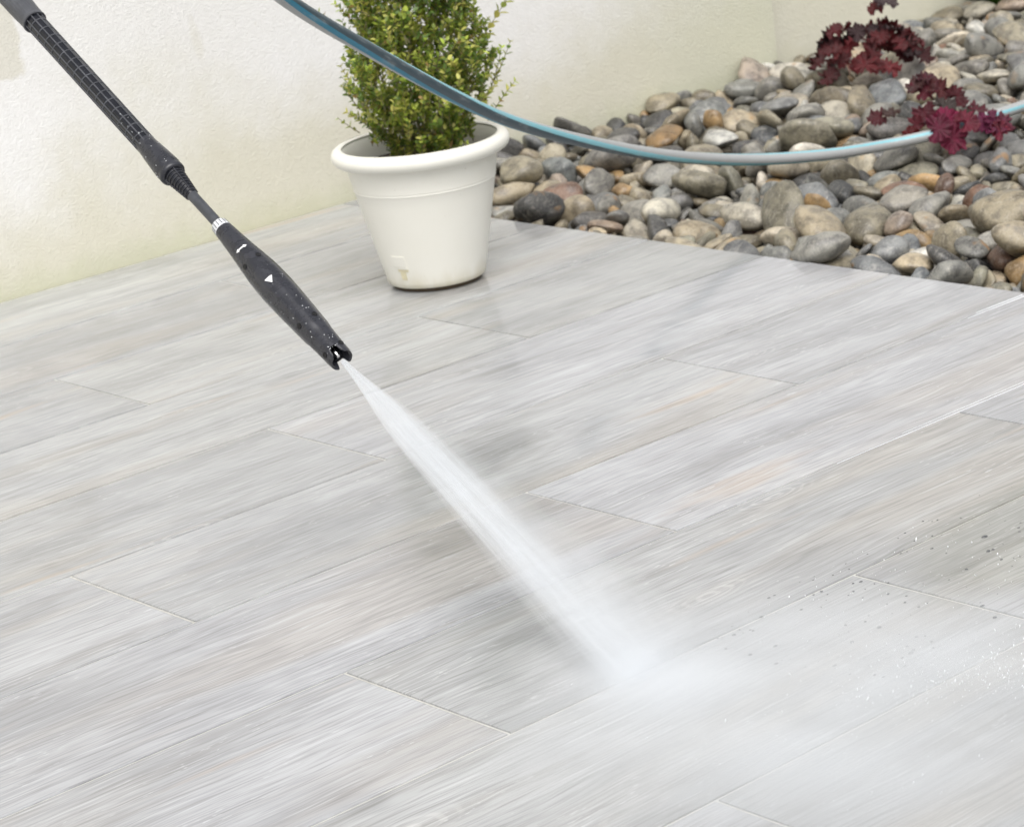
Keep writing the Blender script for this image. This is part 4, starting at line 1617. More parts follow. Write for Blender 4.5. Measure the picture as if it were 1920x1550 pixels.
0,2,15855,-10116,-258,158,-5,-108,204,182,187
8,0,26956,-2825,381,32,-14,-63,413,385,456
8,3,15008,-12705,-174,64,17,-179,333,343,321
13,9,24917,-8185,-16,-53,-18,25,242,221,215
19,2,15272,-11497,-304,-46,38,145,238,227,244
14,3,16013,-10403,-375,14,1,-109,323,287,332
19,6,19954,384,74,-176,31,144,361,288,257
10,0,30445,-123,401,-35,-35,14,363,324,267
2,8,23623,-5396,-43,-112,-36,46,222,171,195
0,3,14477,-2379,-413,-175,-50,-11,195,221,185
4,0,10631,-16497,-162,-3,37,-175,286,258,268
12,0,25136,-3234,448,139,17,-57,374,373,335
13,1,33783,1156,194,24,-27,69,354,303,270
6,2,18931,-10932,182,-174,2,-4,402,334,387
10,4,22616,-5606,105,133,-20,-135,576,503,534
14,2,15800,-1516,-432,2,15,168,161,135,146
7,8,17230,-13076,-20,-86,31,-150,422,362,373
13,2,23075,-5953,12,-135,-1,-75,263,244,250
2,2,31793,3507,102,-7,-7,-4,377,280,294
5,0,13616,-12882,-156,-166,-2,-28,440,350,327
0,8,32203,-117,482,-147,0,13,395,385,397
6,0,17472,762,-188,113,49,147,140,142,136
5,8,16067,-8737,-333,-62,-18,122,236,211,200
5,2,13935,-12988,-467,-48,-59,80,155,134,160
2,3,28140,-572,345,-108,-40,-68,344,336,310
8,3,22460,-6371,150,32,-3,-16,372,332,328
10,2,33197,1535,166,-34,23,78,270,271,254
7,8,17797,-11929,-70,-1,-9,-127,358,311,292
8,9,23763,-5634,172,-146,-12,-115,404,347,306
11,5,27344,-6231,3,-175,-3,104,185,202,203
13,4,23344,2445,-6,117,-20,-77,399,311,305
19,0,14624,-10651,-242,95,42,-47,374,277,258
12,6,22238,2787,-56,18,-10,122,331,323,314
11,2,31768,-357,373,72,64,71,282,210,232
0,8,10852,2302,-204,0,-13,-47,236,245,222
6,0,14583,-12673,-447,163,-1,72,300,282,237
2,2,11433,-12038,-622,-12,-2,163,182,152,135
12,6,16695,-12311,4,-124,-12,-160,436,433,384
15,0,19817,-11967,-254,-175,6,-156,278,267,270
1,3,30048,1935,115,-166,28,88,275,247,263
4,0,15750,2139,-321,-7,2,59,201,151,170
9,0,13588,-15761,-213,63,3,-136,354,312,259
13,0,14221,-15780,-174,-93,-22,175,317,314,316
0,9,28657,-3470,180,-121,-20,9,341,276,267
5,8,21167,-2296,0,-140,35,-117,155,150,152
11,3,18754,-11381,275,-164,-43,29,452,497,528
1,2,31074,-3267,274,-42,-44,90,325,293,264
6,3,11644,-10088,-504,125,-7,78,301,227,244
8,4,21007,-9600,-28,154,-32,78,285,270,246
2,2,13883,-16461,-294,168,-36,43,484,360,387
3,2,18518,-12879,67,92,45,-31,322,281,268
7,4,32531,1466,116,144,21,-176,222,213,175
16,0,12193,-11376,-487,70,23,91,208,181,176
7,0,11044,-16940,-70,25,34,169,502,416,470
13,2,19488,-12308,-255,-143,-30,11,184,178,204
12,0,23326,-6960,9,59,3,88,403,375,418
9,2,28977,-2332,303,36,14,32,296,356,286
16,3,21663,-7929,38,27,4,56,268,256,242
1,0,31566,-938,435,-144,-9,-69,544,450,421
3,3,28333,-2305,94,-179,-28,-109,253,185,213
11,1,14309,-12573,-260,-110,14,-88,289,286,299
10,3,31270,-166,424,-9,23,-106,440,392,388
19,2,28296,-29,206,-66,5,179,247,285,294
16,3,15230,-11913,-183,-32,-30,-82,288,275,276
16,0,19454,-6790,-222,7,24,51,263,266,248
13,3,12299,-15264,-220,2,14,-142,359,354,368
8,0,33526,-130,359,-60,-2,118,402,356,368
14,8,15369,-8644,-434,-174,2,140,306,300,257
1,2,18728,-1288,-248,4,-6,24,277,327,328
18,2,16356,-14519,-412,-2,-1,0,242,257,215
4,2,26409,-1787,224,-57,-19,175,298,232,220
12,4,32404,3447,196,3,23,-139,304,303,358
19,3,15985,-14043,-178,-174,-24,7,261,209,225
2,4,29752,-463,336,110,3,32,213,218,198
5,4,10353,447,-184,123,24,-26,377,327,399
0,2,14470,-13005,-280,-152,-42,-36,224,240,231
18,9,24863,-5666,387,-96,-25,-125,370,319,335
10,6,22603,-7168,281,-178,-33,-1,551,449,407
7,6,24061,-8271,361,-75,12,-34,468,463,466
19,2,11258,-16198,-187,141,35,64,393,413,381
11,2,13218,-5024,-430,-61,10,-166,249,244,250
1,2,21335,-5470,-148,-10,-35,75,319,243,235
12,8,13545,-12245,-107,-14,5,-150,336,329,290
4,2,16796,-10302,95,-32,-21,-4,388,300,342
12,3,20453,-566,149,-32,19,-161,229,255,210
12,2,26061,-674,281,-67,-9,64,346,286,320
18,8,20031,-10899,-156,-3,-37,-175,218,224,256
10,2,18450,-10296,119,174,-14,70,306,310,299
14,0,31576,-3000,63,-7,-2,66,268,236,199
0,4,33525,665,885,114,-13,121,495,478,500
12,7,18847,-12703,-126,55,68,47,327,312,330
1,4,28364,-1231,169,-136,-65,-23,263,225,220
2,2,12501,224,-448,11,-3,66,302,284,268
19,4,15962,-5307,-131,-127,34,-100,251,218,230
0,1,10256,-18461,-344,97,5,51,272,303,311
1,2,18355,-2596,-216,-139,-29,65,294,244,210
12,0,18221,-11082,-5,-176,-9,88,286,271,250
12,0,20476,-8050,61,43,-4,-128,258,259,257
18,2,28611,-2606,112,52,1,-39,241,198,191
1,2,22640,-9793,-115,-150,-10,-166,314,245,300
1,2,18868,-7982,-268,159,8,157,274,303,257
3,0,33713,-1120,428,-105,-83,148,467,476,456
6,2,17018,1000,-115,-28,0,-55,238,231,254
19,2,11858,-18014,-531,-6,-1,40,386,307,325
18,1,25926,-7113,445,-9,-7,15,354,365,317
13,2,23559,-9038,-88,99,-23,-48,232,232,220
4,2,16734,-14326,-363,5,-9,-130,202,221,184
5,1,26313,-5240,248,-31,87,140,213,175,163
16,0,23392,-9226,33,10,-13,-30,224,204,222
13,8,22409,-6738,-89,-133,12,118,338,272,322
8,8,15369,-13920,-165,99,2,20,386,349,328
5,2,17954,1027,-182,73,11,80,223,204,214
13,6,21791,-8318,7,-130,8,146,214,223,233
0,2,21463,-9345,-148,-172,-57,-106,182,163,168
16,4,18392,-9813,-84,-100,-48,21,310,292,269
11,0,25257,-7687,-17,-167,8,-15,294,307,314
14,4,27726,2713,72,-165,-6,128,352,351,314
2,2,19765,-7298,-245,-12,-1,137,299,303,288
15,8,14678,-12417,-161,114,12,54,352,312,323
18,0,17761,-6629,-271,174,3,18,544,442,436
14,4,13085,1724,-280,-6,-57,114,307,335,323
11,0,10811,2736,-294,-67,16,-125,403,332,356
10,3,21377,-777,-17,-8,41,-156,392,330,321
10,8,15195,-13324,-452,-174,0,122,256,190,200
18,0,12714,-7279,-438,2,-42,-17,291,261,237
6,1,26775,-2489,73,-13,48,-44,213,160,176
4,2,22638,-8372,0,149,32,-101,486,363,380
19,1,12194,-17556,-380,14,-26,-100,456,381,359
1,0,20486,2537,-131,-147,23,-10,284,267,286
19,8,15653,-14201,-352,-173,58,-145,220,207,205
13,5,23374,-3065,-110,-121,0,-77,214,201,234
19,2,18412,-1854,-178,161,27,44,450,428,431
16,2,30718,-142,148,-36,8,153,331,292,271
4,2,17097,-14115,-271,116,44,43,233,244,206
11,0,24820,-7994,9,-102,-53,-145,211,200,207
17,0,15374,-461,-406,17,2,-51,316,282,236
14,8,17378,-10906,-274,19,-5,-98,470,396,410
3,1,10881,-18729,-359,134,28,81,357,340,327
0,2,18984,-8600,-243,-58,3,104,279,318,316
6,8,22744,-363,-62,-1,10,177,314,296,286
8,8,28478,-4660,130,-148,37,-107,192,187,221
8,2,20107,2982,-172,9,-10,-4,210,191,187
9,0,11370,2430,-396,-159,51,-180,171,145,143
0,2,29909,-820,190,118,-8,75,370,337,306
9,8,32270,-1062,140,67,11,-116,283,323,283
17,7,24509,-2031,-37,165,-9,-166,334,364,339
0,0,18516,-11341,-192,-23,41,-56,287,293,234
12,6,27123,-2264,132,-4,-16,-166,381,376,387
0,2,24441,-7977,364,-159,5,-59,525,463,439
5,2,21303,-9625,-152,-143,-5,-19,296,228,254
8,0,29318,-3767,213,-101,-26,-31,363,363,407
17,8,10414,2589,-60,-178,-18,61,455,421,404
12,9,13108,-17216,-494,79,17,-151,197,172,173
1,0,20820,-9911,-239,12,1,-49,240,231,196
8,3,16333,-10796,-317,9,2,-164,419,324,326
18,0,12719,-17143,-371,-142,24,65,468,360,361
18,6,23605,-1872,-88,-168,-13,-82,298,253,245
3,0,13144,-14427,-414,-40,-63,-142,208,221,219
11,0,24175,-5126,19,-145,12,-140,338,324,315
12,4,25212,-3187,26,155,-30,63,316,229,240
8,2,28172,-3815,227,43,35,-129,412,360,380
3,7,23994,-8776,-122,169,-4,89,217,192,154
4,6,21250,-6125,-107,-31,8,77,343,271,324
3,4,33079,-1904,378,122,-15,-159,279,260,256
6,0,20516,-10688,-111,-46,-4,-6,351,343,329
13,3,15500,-9848,-336,97,21,72,287,273,284
19,8,26198,-270,77,-94,15,-67,235,217,234
6,2,27192,47,76,-13,1,164,320,235,259
17,0,31354,-3302,65,-67,4,-160,165,130,140
16,0,19421,-9504,276,30,13,78,582,600,529
12,1,11573,2253,-390,159,-10,20,342,286,282
8,3,19537,-11785,61,-122,-3,-44,454,425,400
0,0,10255,-15885,-286,131,-22,134,407,374,356
18,0,16437,-13004,-52,-111,-2,10,452,390,366
10,0,16266,-13751,-181,104,-26,-49,397,382,338
19,3,20876,-5845,-78,122,-43,-6,297,272,230
10,4,29827,-1886,259,-13,15,-172,598,532,490
19,2,32686,3146,82,-6,0,-82,240,206,244
4,3,18446,-8667,-254,12,-13,-43,308,235,251
0,8,14670,-6706,-456,6,-5,-171,265,220,220
1,2,20397,-11363,-40,65,43,-57,436,366,408
10,0,14793,-1758,-446,-132,-14,-44,211,183,176
5,1,18428,-12938,-300,-177,4,149,284,303,265
6,8,32209,-2149,307,48,-17,176,438,411,457
1,3,18717,-5336,-284,7,8,-168,296,264,278
15,2,25505,-4311,70,6,-36,-84,327,315,279
5,3,12676,-13184,-424,-95,42,113,214,236,208
13,0,14031,-13389,-366,84,11,-78,332,363,365
16,9,33003,849,319,-150,31,-58,462,400,380
18,2,22724,-7665,0,50,-46,122,305,301,326
10,2,12682,-15213,-503,-2,2,1,392,361,293
14,2,21833,-9511,2,-6,50,145,340,329,331
8,0,23908,-8785,121,-121,2,66,424,338,357
12,2,15090,-12238,-335,96,20,47,296,276,320
14,2,23184,-2129,97,-34,-2,-96,314,284,234
11,1,18161,-11457,-241,25,11,88,398,353,388
16,5,15668,-15069,-407,1,-10,7,270,277,238
17,0,28129,2146,56,12,5,48,268,294,265
2,2,23946,-7641,-2,2,22,-156,410,356,322
6,4,10279,-17202,-75,-170,-17,-179,411,355,334
3,1,20552,-334,-101,16,-11,28,431,359,431
7,1,17192,-9878,-321,-176,5,15,334,307,318
2,3,23257,-4633,-20,-15,21,46,403,340,356
4,0,16332,-10588,-19,18,-25,-71,242,233,222
12,8,11130,-17672,-248,-64,17,-99,501,473,393
19,9,25315,-2583,183,22,12,104,445,391,387
0,0,14372,-14384,-434,7,-1,-63,320,277,293
6,2,32319,1849,399,166,-13,53,536,470,368
14,4,13949,-5487,-252,19,62,173,363,420,339
8,2,30094,-2426,386,91,4,26,458,389,437
12,8,28326,-5389,333,178,-3,-37,339,278,323
11,2,20057,-11526,-136,55,10,139,388,311,309
8,0,28710,-4354,103,-107,3,176,302,277,290
1,2,16037,-14837,-387,23,7,-169,241,249,254
17,3,20616,-9583,-38,76,-37,-91,392,351,313
4,2,11298,-18187,-499,-3,23,33,248,268,289
4,3,10085,2051,-166,-125,-54,61,211,207,230
15,4,26131,-1275,24,-40,1,43,276,231,214
13,3,23801,475,63,-161,-12,-18,384,408,466
17,3,31799,-1669,313,154,9,-50,298,323,322
2,6,30873,326,213,125,23,97,366,331,278
11,4,28535,-3834,242,-144,8,-113,260,277,250
15,3,30275,-3046,368,-30,-64,-12,436,352,382
10,8,28745,-3205,600,-174,-15,24,559,563,533
0,0,17112,-10428,-238,24,-13,-146,507,430,422
10,4,20225,-6594,-216,38,-10,-56,220,186,167
13,0,17003,-11069,-154,-79,-89,-49,330,258,302
6,2,21625,-7228,-105,53,5,-58,271,259,297
5,0,15693,-9088,-401,-175,0,-29,313,274,272
14,2,10082,1673,-127,-45,7,-55,253,275,250
2,4,18121,-10328,-328,119,-35,99,160,179,154
10,4,13532,-14245,-96,-149,27,141,653,481,558
8,4,14716,-11892,-330,124,-43,81,317,284,265
14,1,30063,-345,153,126,7,161,275,314,310
12,2,16651,-9805,-264,-161,-19,-84,428,398,423
19,0,28152,2760,38,-3,-1,-46,232,224,188
9,3,22765,-7196,-94,-177,-10,-168,329,253,300
0,2,15772,-11926,-325,-63,4,-122,457,388,441
11,0,20570,1642,-208,-171,-3,-63,174,174,176
7,2,19275,1132,-170,-39,11,160,282,275,313
16,3,11695,-15113,-383,4,5,-131,299,292,328
19,3,30491,991,76,132,-1,-122,167,173,157
8,6,21206,-10472,-42,-54,-44,-160,351,350,360
16,0,16366,-10390,-303,-34,-36,34,237,224,226
10,0,22020,-5631,100,94,-25,91,529,433,428
1,0,13842,-6061,-147,21,29,20,413,388,462
5,3,23062,-9554,124,75,-32,-129,384,334,302
9,2,32448,2769,106,60,6,125,264,244,255
2,2,20000,-11721,222,-167,-5,121,264,256,281
15,1,12479,-13948,-572,169,1,-82,202,157,176
16,4,21972,-8865,117,110,14,-53,437,505,491
1,0,30507,-1436,535,11,17,109,616,536,582
9,8,26828,-5083,437,-19,23,120,601,646,587
18,3,23698,-4936,140,-98,-7,-65,292,282,292
2,2,15654,-10730,-209,25,22,-150,528,401,435
9,4,28634,-590,311,-26,-13,87,620,575,526
3,0,21898,-9179,-190,23,-7,-64,180,170,192
4,0,14731,-15866,-473,175,1,-21,197,164,152
14,1,15877,-8823,-392,112,-36,-46,194,156,167
12,0,19009,-10380,462,14,9,-165,565,462,432
7,1,15444,-11266,-372,161,-27,133,292,237,267
3,4,27680,-1792,234,114,33,57,403,364,364
2,2,11858,-15634,-349,160,-56,68,376,317,303
6,2,22940,1045,30,-167,-34,-121,200,218,217
0,2,19017,-702,-288,-2,5,-152,197,188,177
11,0,13718,-14734,-445,63,-15,-53,190,176,176
12,5,15924,-9849,-408,-170,18,122,193,175,205
10,0,25049,-7119,406,-12,-15,-61,436,331,386
3,2,27041,-6444,86,-177,45,83,245,217,190
18,0,14775,-8847,-458,7,-1,-159,337,241,258
2,4,28330,-4976,147,29,-8,-42,332,363,319
2,6,27611,-6035,181,99,-25,-165,328,358,343
15,4,32884,-199,372,10,-35,89,381,360,334
0,0,24365,-5568,316,-61,-46,-10,405,382,412
18,2,16869,-13377,-134,82,-14,147,320,313,313
6,2,25861,-7409,-54,-172,2,-110,179,167,157
4,0,21463,-10033,-89,-154,4,-22,369,275,334
10,8,21283,-1212,118,-11,-18,-120,332,261,244
13,0,18590,-12361,-240,166,-11,49,307,372,302
13,2,11076,-15100,-422,-126,14,45,285,284,299
13,4,23368,-8092,-117,130,-17,73,224,208,194
12,9,23175,-5577,-88,-52,-8,45,202,213,228
19,0,20805,1983,-106,-39,19,-72,217,202,203
1,2,23307,-4818,435,-160,-6,-74,724,643,581
8,4,11482,-18296,-217,-35,16,45,352,360,365
19,0,24053,-5888,219,29,-8,63,209,174,190
13,1,23655,-1553,44,61,14,-149,284,280,266
17,7,19168,-8101,-161,-168,39,-41,313,340,354
12,0,17436,-13412,-215,104,50,-36,303,233,246
7,2,28067,-2583,57,-151,5,2,292,236,270
0,2,29231,-2791,360,156,5,-170,579,437,415
7,2,25731,1022,140,86,-33,-11,373,348,320
3,0,30761,-3599,164,-35,7,43,288,304,283
10,0,19835,-3139,-135,168,-14,71,298,252,291
16,9,28927,-4084,316,-168,4,-148,319,311,247
4,4,31424,-3019,330,-39,12,-155,326,279,301
9,4,18756,-9399,-92,38,-28,27,527,418,415
11,1,29511,-849,182,-156,-15,-72,474,342,401
17,0,14475,1880,-194,-177,8,70,329,363,367
0,3,33274,-264,259,-127,22,87,203,201,238
4,0,16209,-14549,12,3,32,-15,464,434,461
17,2,19089,-888,-142,-91,48,16,279,249,288
10,8,25121,-4505,505,11,-11,-154,543,472,540
1,2,14152,-3253,-162,168,-48,63,325,301,366
17,2,26477,-2214,345,19,13,151,411,375,403
3,8,20249,-8752,36,-51,-12,10,468,434,481
8,2,13710,-4879,-417,-79,-27,156,305,251,292
17,0,26253,1039,23,-145,-15,-51,275,280,238
7,2,14279,-16132,-304,-4,22,179,267,290,259
4,3,15704,-11458,-219,31,51,-37,223,219,246
19,0,27577,1441,93,-6,-28,77,270,212,236
5,2,33056,2241,166,30,-12,174,266,274,244
7,4,25226,-3658,185,73,-30,-1,454,385,396
1,8,11395,-699,-230,169,-16,-25,289,263,247
7,4,24772,-4899,69,-144,-1,-83,205,171,162
4,8,11581,-14783,-523,-145,-2,5,273,210,195
13,2,22029,-4564,-108,-161,-40,146,248,199,208
13,2,21666,-7457,296,-119,-44,7,446,394,371
1,6,22477,-9649,382,50,-30,101,521,475,474
4,2,23189,-7927,398,6,-28,-155,655,634,522
13,4,18737,-11766,-285,32,16,168,248,264,250
11,0,16588,-11168,62,-152,18,87,471,402,414
6,2,24240,-5062,409,-5,-11,17,494,386,366
16,0,26173,-7024,-2,171,11,-62,297,242,225
10,3,30485,622,447,-177,-10,53,594,566,522
9,0,27201,-6218,252,95,-14,104,276,256,244
9,0,13916,-6555,-194,-15,-18,-171,442,375,364
18,0,26221,-2385,125,97,-23,-59,273,282,240
1,2,24546,-8347,-78,-152,12,-107,271,246,215
6,1,10602,1982,56,13,1,-169,366,347,314
15,2,33741,382,498,-168,-41,6,291,305,278
11,9,18119,-6354,-133,-28,18,-1,152,164,138
3,3,11853,-16324,-395,90,-2,-91,442,363,430
18,7,17760,-224,-114,14,-29,31,329,276,297
10,0,16270,-11732,-222,142,-6,-77,485,440,412
15,2,31300,264,269,15,47,-95,374,285,297
6,0,17319,-12591,-123,102,31,-28,382,414,428
17,4,24971,-6009,264,-149,26,-168,430,375,411
14,2,23597,1614,29,-7,-56,8,287,285,323
9,2,25127,-7954,198,-16,26,22,313,275,296
5,0,29956,-2964,431,131,12,43,291,234,288
10,0,27433,-4714,487,-37,-3,-43,557,450,422
15,1,11660,2527,-293,-18,-70,-60,253,233,188
5,2,18825,-8957,165,-108,46,178,408,455,430
17,8,12115,-14823,-331,155,-16,119,418,352,362
5,3,16363,-11183,-267,123,-5,-13,357,287,304
8,1,12383,-13396,-350,81,-11,24,226,238,223
1,2,32530,630,272,-166,34,128,262,301,253
19,0,22479,-9246,-176,8,1,-120,223,182,207
0,8,17764,-13048,-65,-77,9,43,429,336,349
10,2,13027,-15541,-329,-155,5,-21,348,321,303
8,4,12439,-5926,-395,-47,30,78,265,241,282
13,4,26404,-3163,493,0,17,-99,609,526,528
17,8,26000,-7161,205,7,8,-104,348,353,329
8,0,27666,-2393,408,-119,8,-31,467,390,399
17,2,26948,-1612,449,-141,-5,-69,539,525,530
13,2,13918,-14434,-378,94,8,-84,433,342,307
11,0,25783,-3739,437,29,7,124,508,439,466
2,8,16866,-11343,-318,-108,-4,-162,249,251,228
9,2,25915,-4324,272,-28,29,-23,484,418,338
2,4,17928,-9507,10,-59,38,43,235,228,247
8,3,23163,-8696,95,0,-45,-79,279,264,299
3,0,29935,-3652,540,-20,13,97,506,403,428
10,2,14984,-13362,83,25,-18,104,677,628,593
17,0,13147,-15962,-282,21,29,-142,263,261,209
8,0,20715,-7098,304,-90,51,165,591,539,479
10,0,10420,1010,-138,178,-60,15,248,253,274
18,2,19669,-8436,78,-103,60,114,342,374,328
4,0,17884,-10887,-98,-1,-21,146,283,248,236
16,1,18940,-6107,-121,150,-25,101,220,203,175
0,2,30482,-2670,680,60,-15,-180,478,433,487
7,2,11749,-17648,-174,-172,-19,-92,490,461,415
0,0,32564,-1866,483,106,-24,6,329,264,248
14,3,21532,-8501,0,175,20,-39,329,263,248
15,1,12743,-14815,-290,-5,-1,-44,418,367,361
4,4,32596,2825,480,108,41,-53,450,445,450
12,3,13218,-13522,-416,-73,-10,-55,326,298,245
12,0,31163,-1257,464,3,26,154,441,378,304"""
rows = [tuple(int(q) for q in ln.split(',')) for ln in PEB.strip().split('\n')]
fine_m = [pebble_mesh(k, 3) for k in range(20)]
for me in fine_m: me.materials.append(M['pebble'])
coarse_m = [pebble_mesh(k, 2) for k in range(20)]
POT = Vector((0.608, -0.435, 0))
rp = random.Random(21)
def jitter(c):
    s = math.exp(rp.gauss(0, 0.16)); w = rp.gauss(0, 0.03)
    return tuple(max(0.01, min(0.75, q * s * (1 + w * d))) for q, d in zip(c, (1, 0, -1)))
def place_words(x, y):
    if x < EDGE_X + 0.075: return 'along the terrace edge'
    if y > 0.2 and x < 2.25: return 'against the stained wall'
    if y > 0.2: return 'against the white wall'
    if (Vector((x, y)) - Vector((2.2, -0.08))).length < 0.24: return 'beside the bushy dark red plant'
    if (Vector((x, y)) - Vector((1.80, -0.62))).length < 0.26: return 'beside the low magenta plant'
    if x < 1.22 and y > -0.45: return 'just behind the flower pot'
    if x > 2.35: return 'in the far bed past the plants'
    if x < 1.4: return 'in the front of the bed'
    return 'in the middle of the bed'
members = {}
for i, row in enumerate(rows[:300]):
    k, c = row[0], row[1]
    loc = Vector(row[2:5]) * 1e-4
    s = [q * 1e-4 for q in row[8:11]]
    o = bpy.data.objects.new('pebble', fine_m[k])
    COL.objects.link(o)
    o.location = loc
    o.rotation_euler = [R(q) for q in row[5:8]]
    o.scale = s
    o.color = (*jitter(PALETTE[c][1]), 1)
    size = 'large' if s[0] > 0.042 else ('small' if s[0] < 0.029 else 'medium')
    members.setdefault((size, PALETTE[c][0], place_words(loc.x, loc.y)), []).append(o)
ORD = ['nearest', 'second nearest', 'third nearest', 'fourth nearest', 'fifth nearest', 'sixth nearest', 'seventh nearest', 'eighth nearest', 'ninth nearest', 'tenth nearest', 'eleventh nearest', 'twelfth nearest', 'thirteenth nearest', 'fourteenth nearest', 'fifteenth nearest', 'sixteenth nearest', 'seventeenth nearest', 'eighteenth nearest', 'nineteenth nearest', 'twentieth nearest']
for (size, cn, pw), obs in members.items():
    obs.sort(key=lambda o: (o.location - POT).length)
    for n, o in enumerate(obs):
        lab = f'{size} {cn} pebble {pw}'
        if len(obs) > 1: lab += f', {ORD[min(n, 19)]} to pot'
        tag(o, lab, 'pebble', 'loose river pebbles of the bed', 'thing')
# the rest: small, half hidden or outside the view
V, F, CC = [], [], []
for row in rows[300:]:
    k, c = row[0], row[1]
    mt = Matrix.LocRotScale(Vector(row[2:5]) * 1e-4, Euler([R(q) for q in row[5:8]]), Vector(row[8:11]) * 1e-4)
    me = coarse_m[k]
    b0 = len(V)
    V += [mt @ w.co for w in me.vertices]
    F += [tuple(q + b0 for q in p.vertices) for p in me.polygons]
    cl = (*jitter(PALETTE[c][1]), rp.random())
    CC += [cl] * len(me.vertices)
me = mesh('pebbles', V, F)
ca = me.color_attributes.new('Col', 'FLOAT_COLOR', 'POINT')
ca.data.foreach_set('color', [q for c in CC for q in c])
pm = link('pebbles', me, M['pebbles'])
tag(pm, 'smaller and half buried river pebbles filling the gaps of the bed', 'pebbles', kind='stuff')

# ---------------------------------------------------------------- flower pot
pot = empty('flower_pot', POT)
tag(pot, 'ivory plastic flower pot with rolled rim standing on the wet terrace', 'pot', kind='thing')
body = [(0.0, 0.010), (0.078, 0.010), (0.083, 0.008), (0.0875, 0.0085), (0.0905, 0.012), (0.0920, 0.020)]
for i in range(1, 9): body.append((0.0920 + (0.1290 - 0.0920) * i / 8, 0.02 + (0.184 - 0.02) * i / 8))
body += [(0.1298, 0.1855), (0.1308, 0.187), (0.1303, 0.189), (0.1303, 0.1905), (0.1314, 0.192), (0.1312, 0.194), (0.1335, 0.205), (0.1375, 0.228), (0.1385, 0.236)]
lathe('body', body, M['pot'], pot, 96)
rim = []
for i in range(13):
    a = -math.pi / 2 - 0.3 + (math.pi + 0.75) * i / 12
    rim.append((0.1485 + 0.0145 * math.cos(a), 0.2505 + 0.0150 * math.sin(a)))
rim = [(0.1385, 0.236)] + rim + [(0.1435, 0.2605), (0.1395, 0.2550), (0.1365, 0.240), (0.1335, 0.225), (0.1310, 0.205)]
lathe('rim', rim, M['pot'], pot, 96)
lathe('foot', [(0.0, 0.0005), (0.0800, 0.0005), (0.0815, 0.002), (0.0800, 0.0095), (0.0, 0.0095)], M['dirt'], pot, 64)
def soil_fn(r, z, a):
    return r, z + (0.006 * noise.noise(Vector((math.sin(a) * r * 60, math.cos(a) * r * 60, 3))) if r < 0.13 else 0)
lathe('soil', [(0.0005, 0.232), (0.03, 0.231), (0.06, 0.229), (0.09, 0.227), (0.115, 0.225), (0.1325, 0.223)], M['soil'], pot, 64, soil_fn)
# overflow plug: small plate with a slot low on the front
cam_az = math.atan2(CAM.x - POT.x, -(CAM.y - POT.y))
def on_pot(da, z, out):
    r = 0.0920 + (0.1290 - 0.0920) * (z - 0.02) / 0.164 + out
    a = cam_az + da
    return (r * math.sin(a), -r * math.cos(a), z)
def pot_plate(name, a0, a1, z0, z1, th, mat, par=None):
    vv, n = [], 5
    for i in range(n + 1):
        a = a0 + (a1 - a0) * i / n
        vv += [on_pot(a, z0, -0.001), on_pot(a, z1, -0.001), on_pot(a, z0, th), on_pot(a, z1, th)]
    fs = []
    for i in range(n):
        p, q = 4 * i, 4 * i + 4
        fs += [(p + 2, q + 2, q + 3, p + 3), (p + 1, p + 3, q + 3, q + 1), (p, q, q + 2, p + 2)]
    fs += [(0, 2, 3, 1), (4 * n, 4 * n + 1, 4 * n + 3, 4 * n + 2)]
    return mobj(name, vv, fs, mat, par or pot, smooth=False)
PA = -0.70
plug = pot_plate('plug_plate', PA - 0.14, PA + 0.14, 0.052, 0.072, 0.0014, M['pot'])
M['stain'] = simple('yellow_stain', (0.70, 0.645, 0.45), 0.6, nscale=120, namp=0.3)
pot_plate('plug_slot', PA - 0.07, PA + 0.16, 0.0425, 0.0465, 0.0012, M['stain'], plug)
pot_plate('plug_spout', PA - 0.03, PA + 0.09, 0.026, 0.0415, 0.0010, M['stain'], plug)
pot_plate('plug_frame', PA - 0.14, PA + 0.16, 0.0475, 0.0505, 0.0018, M['pot'], plug)

# ---------------------------------------------------------------- clipped box shrub in the pot
shrub = empty('box_shrub', POT + Vector((0.012, -0.010, 0.228)))
tag(shrub, 'small-leaved green box shrub clipped to a cone, growing in the ivory pot', 'shrub', kind='thing')
rs = random.Random(8)
def shrub_r(z):            # radius of the clipped cone above the soil
    if z < 0.13: return 0.070 + 0.076 * (z / 0.13) ** 0.8
    return 0.150 * max(0.04, 1 - (z - 0.13) / 0.62) ** 0.9
LV, LF, LC = [], [], []
tw_parts = []
GREENS = [(0.165, 0.225, 0.035), (0.21, 0.265, 0.045), (0.255, 0.30, 0.055), (0.12, 0.18, 0.04), (0.33, 0.345, 0.08), (0.41, 0.385, 0.11), (0.13, 0.205, 0.055)]
def leaf(p, d, nrm, ln, col):
    d = d.normalized()
    s = d.cross(nrm)
    if s.length < 1e-4: return
    s.normalize()
    n = s.cross(d)
    b0 = len(LV)
    w = ln * 0.30
    cup = 0.18 * ln
    for (a, c, h) in ((0, 0, 0), (.28, .85, cup * .6), (.62, .95, cup * .7), (1, 0.05, 0), (.28, -.85, cup * .6), (.62, -.95, cup * .7), (.5, 0, -0.0)):
        LV.append(p + d * (a * ln) + s * (c * w) + n * h)
        LC.append(col)
    for q in ((0, 1, 6), (1, 2, 6), (2, 3, 6), (0, 6, 4), (4, 6, 5), (5, 6, 3)):
        LF.append(tuple(b0 + i for i in q))
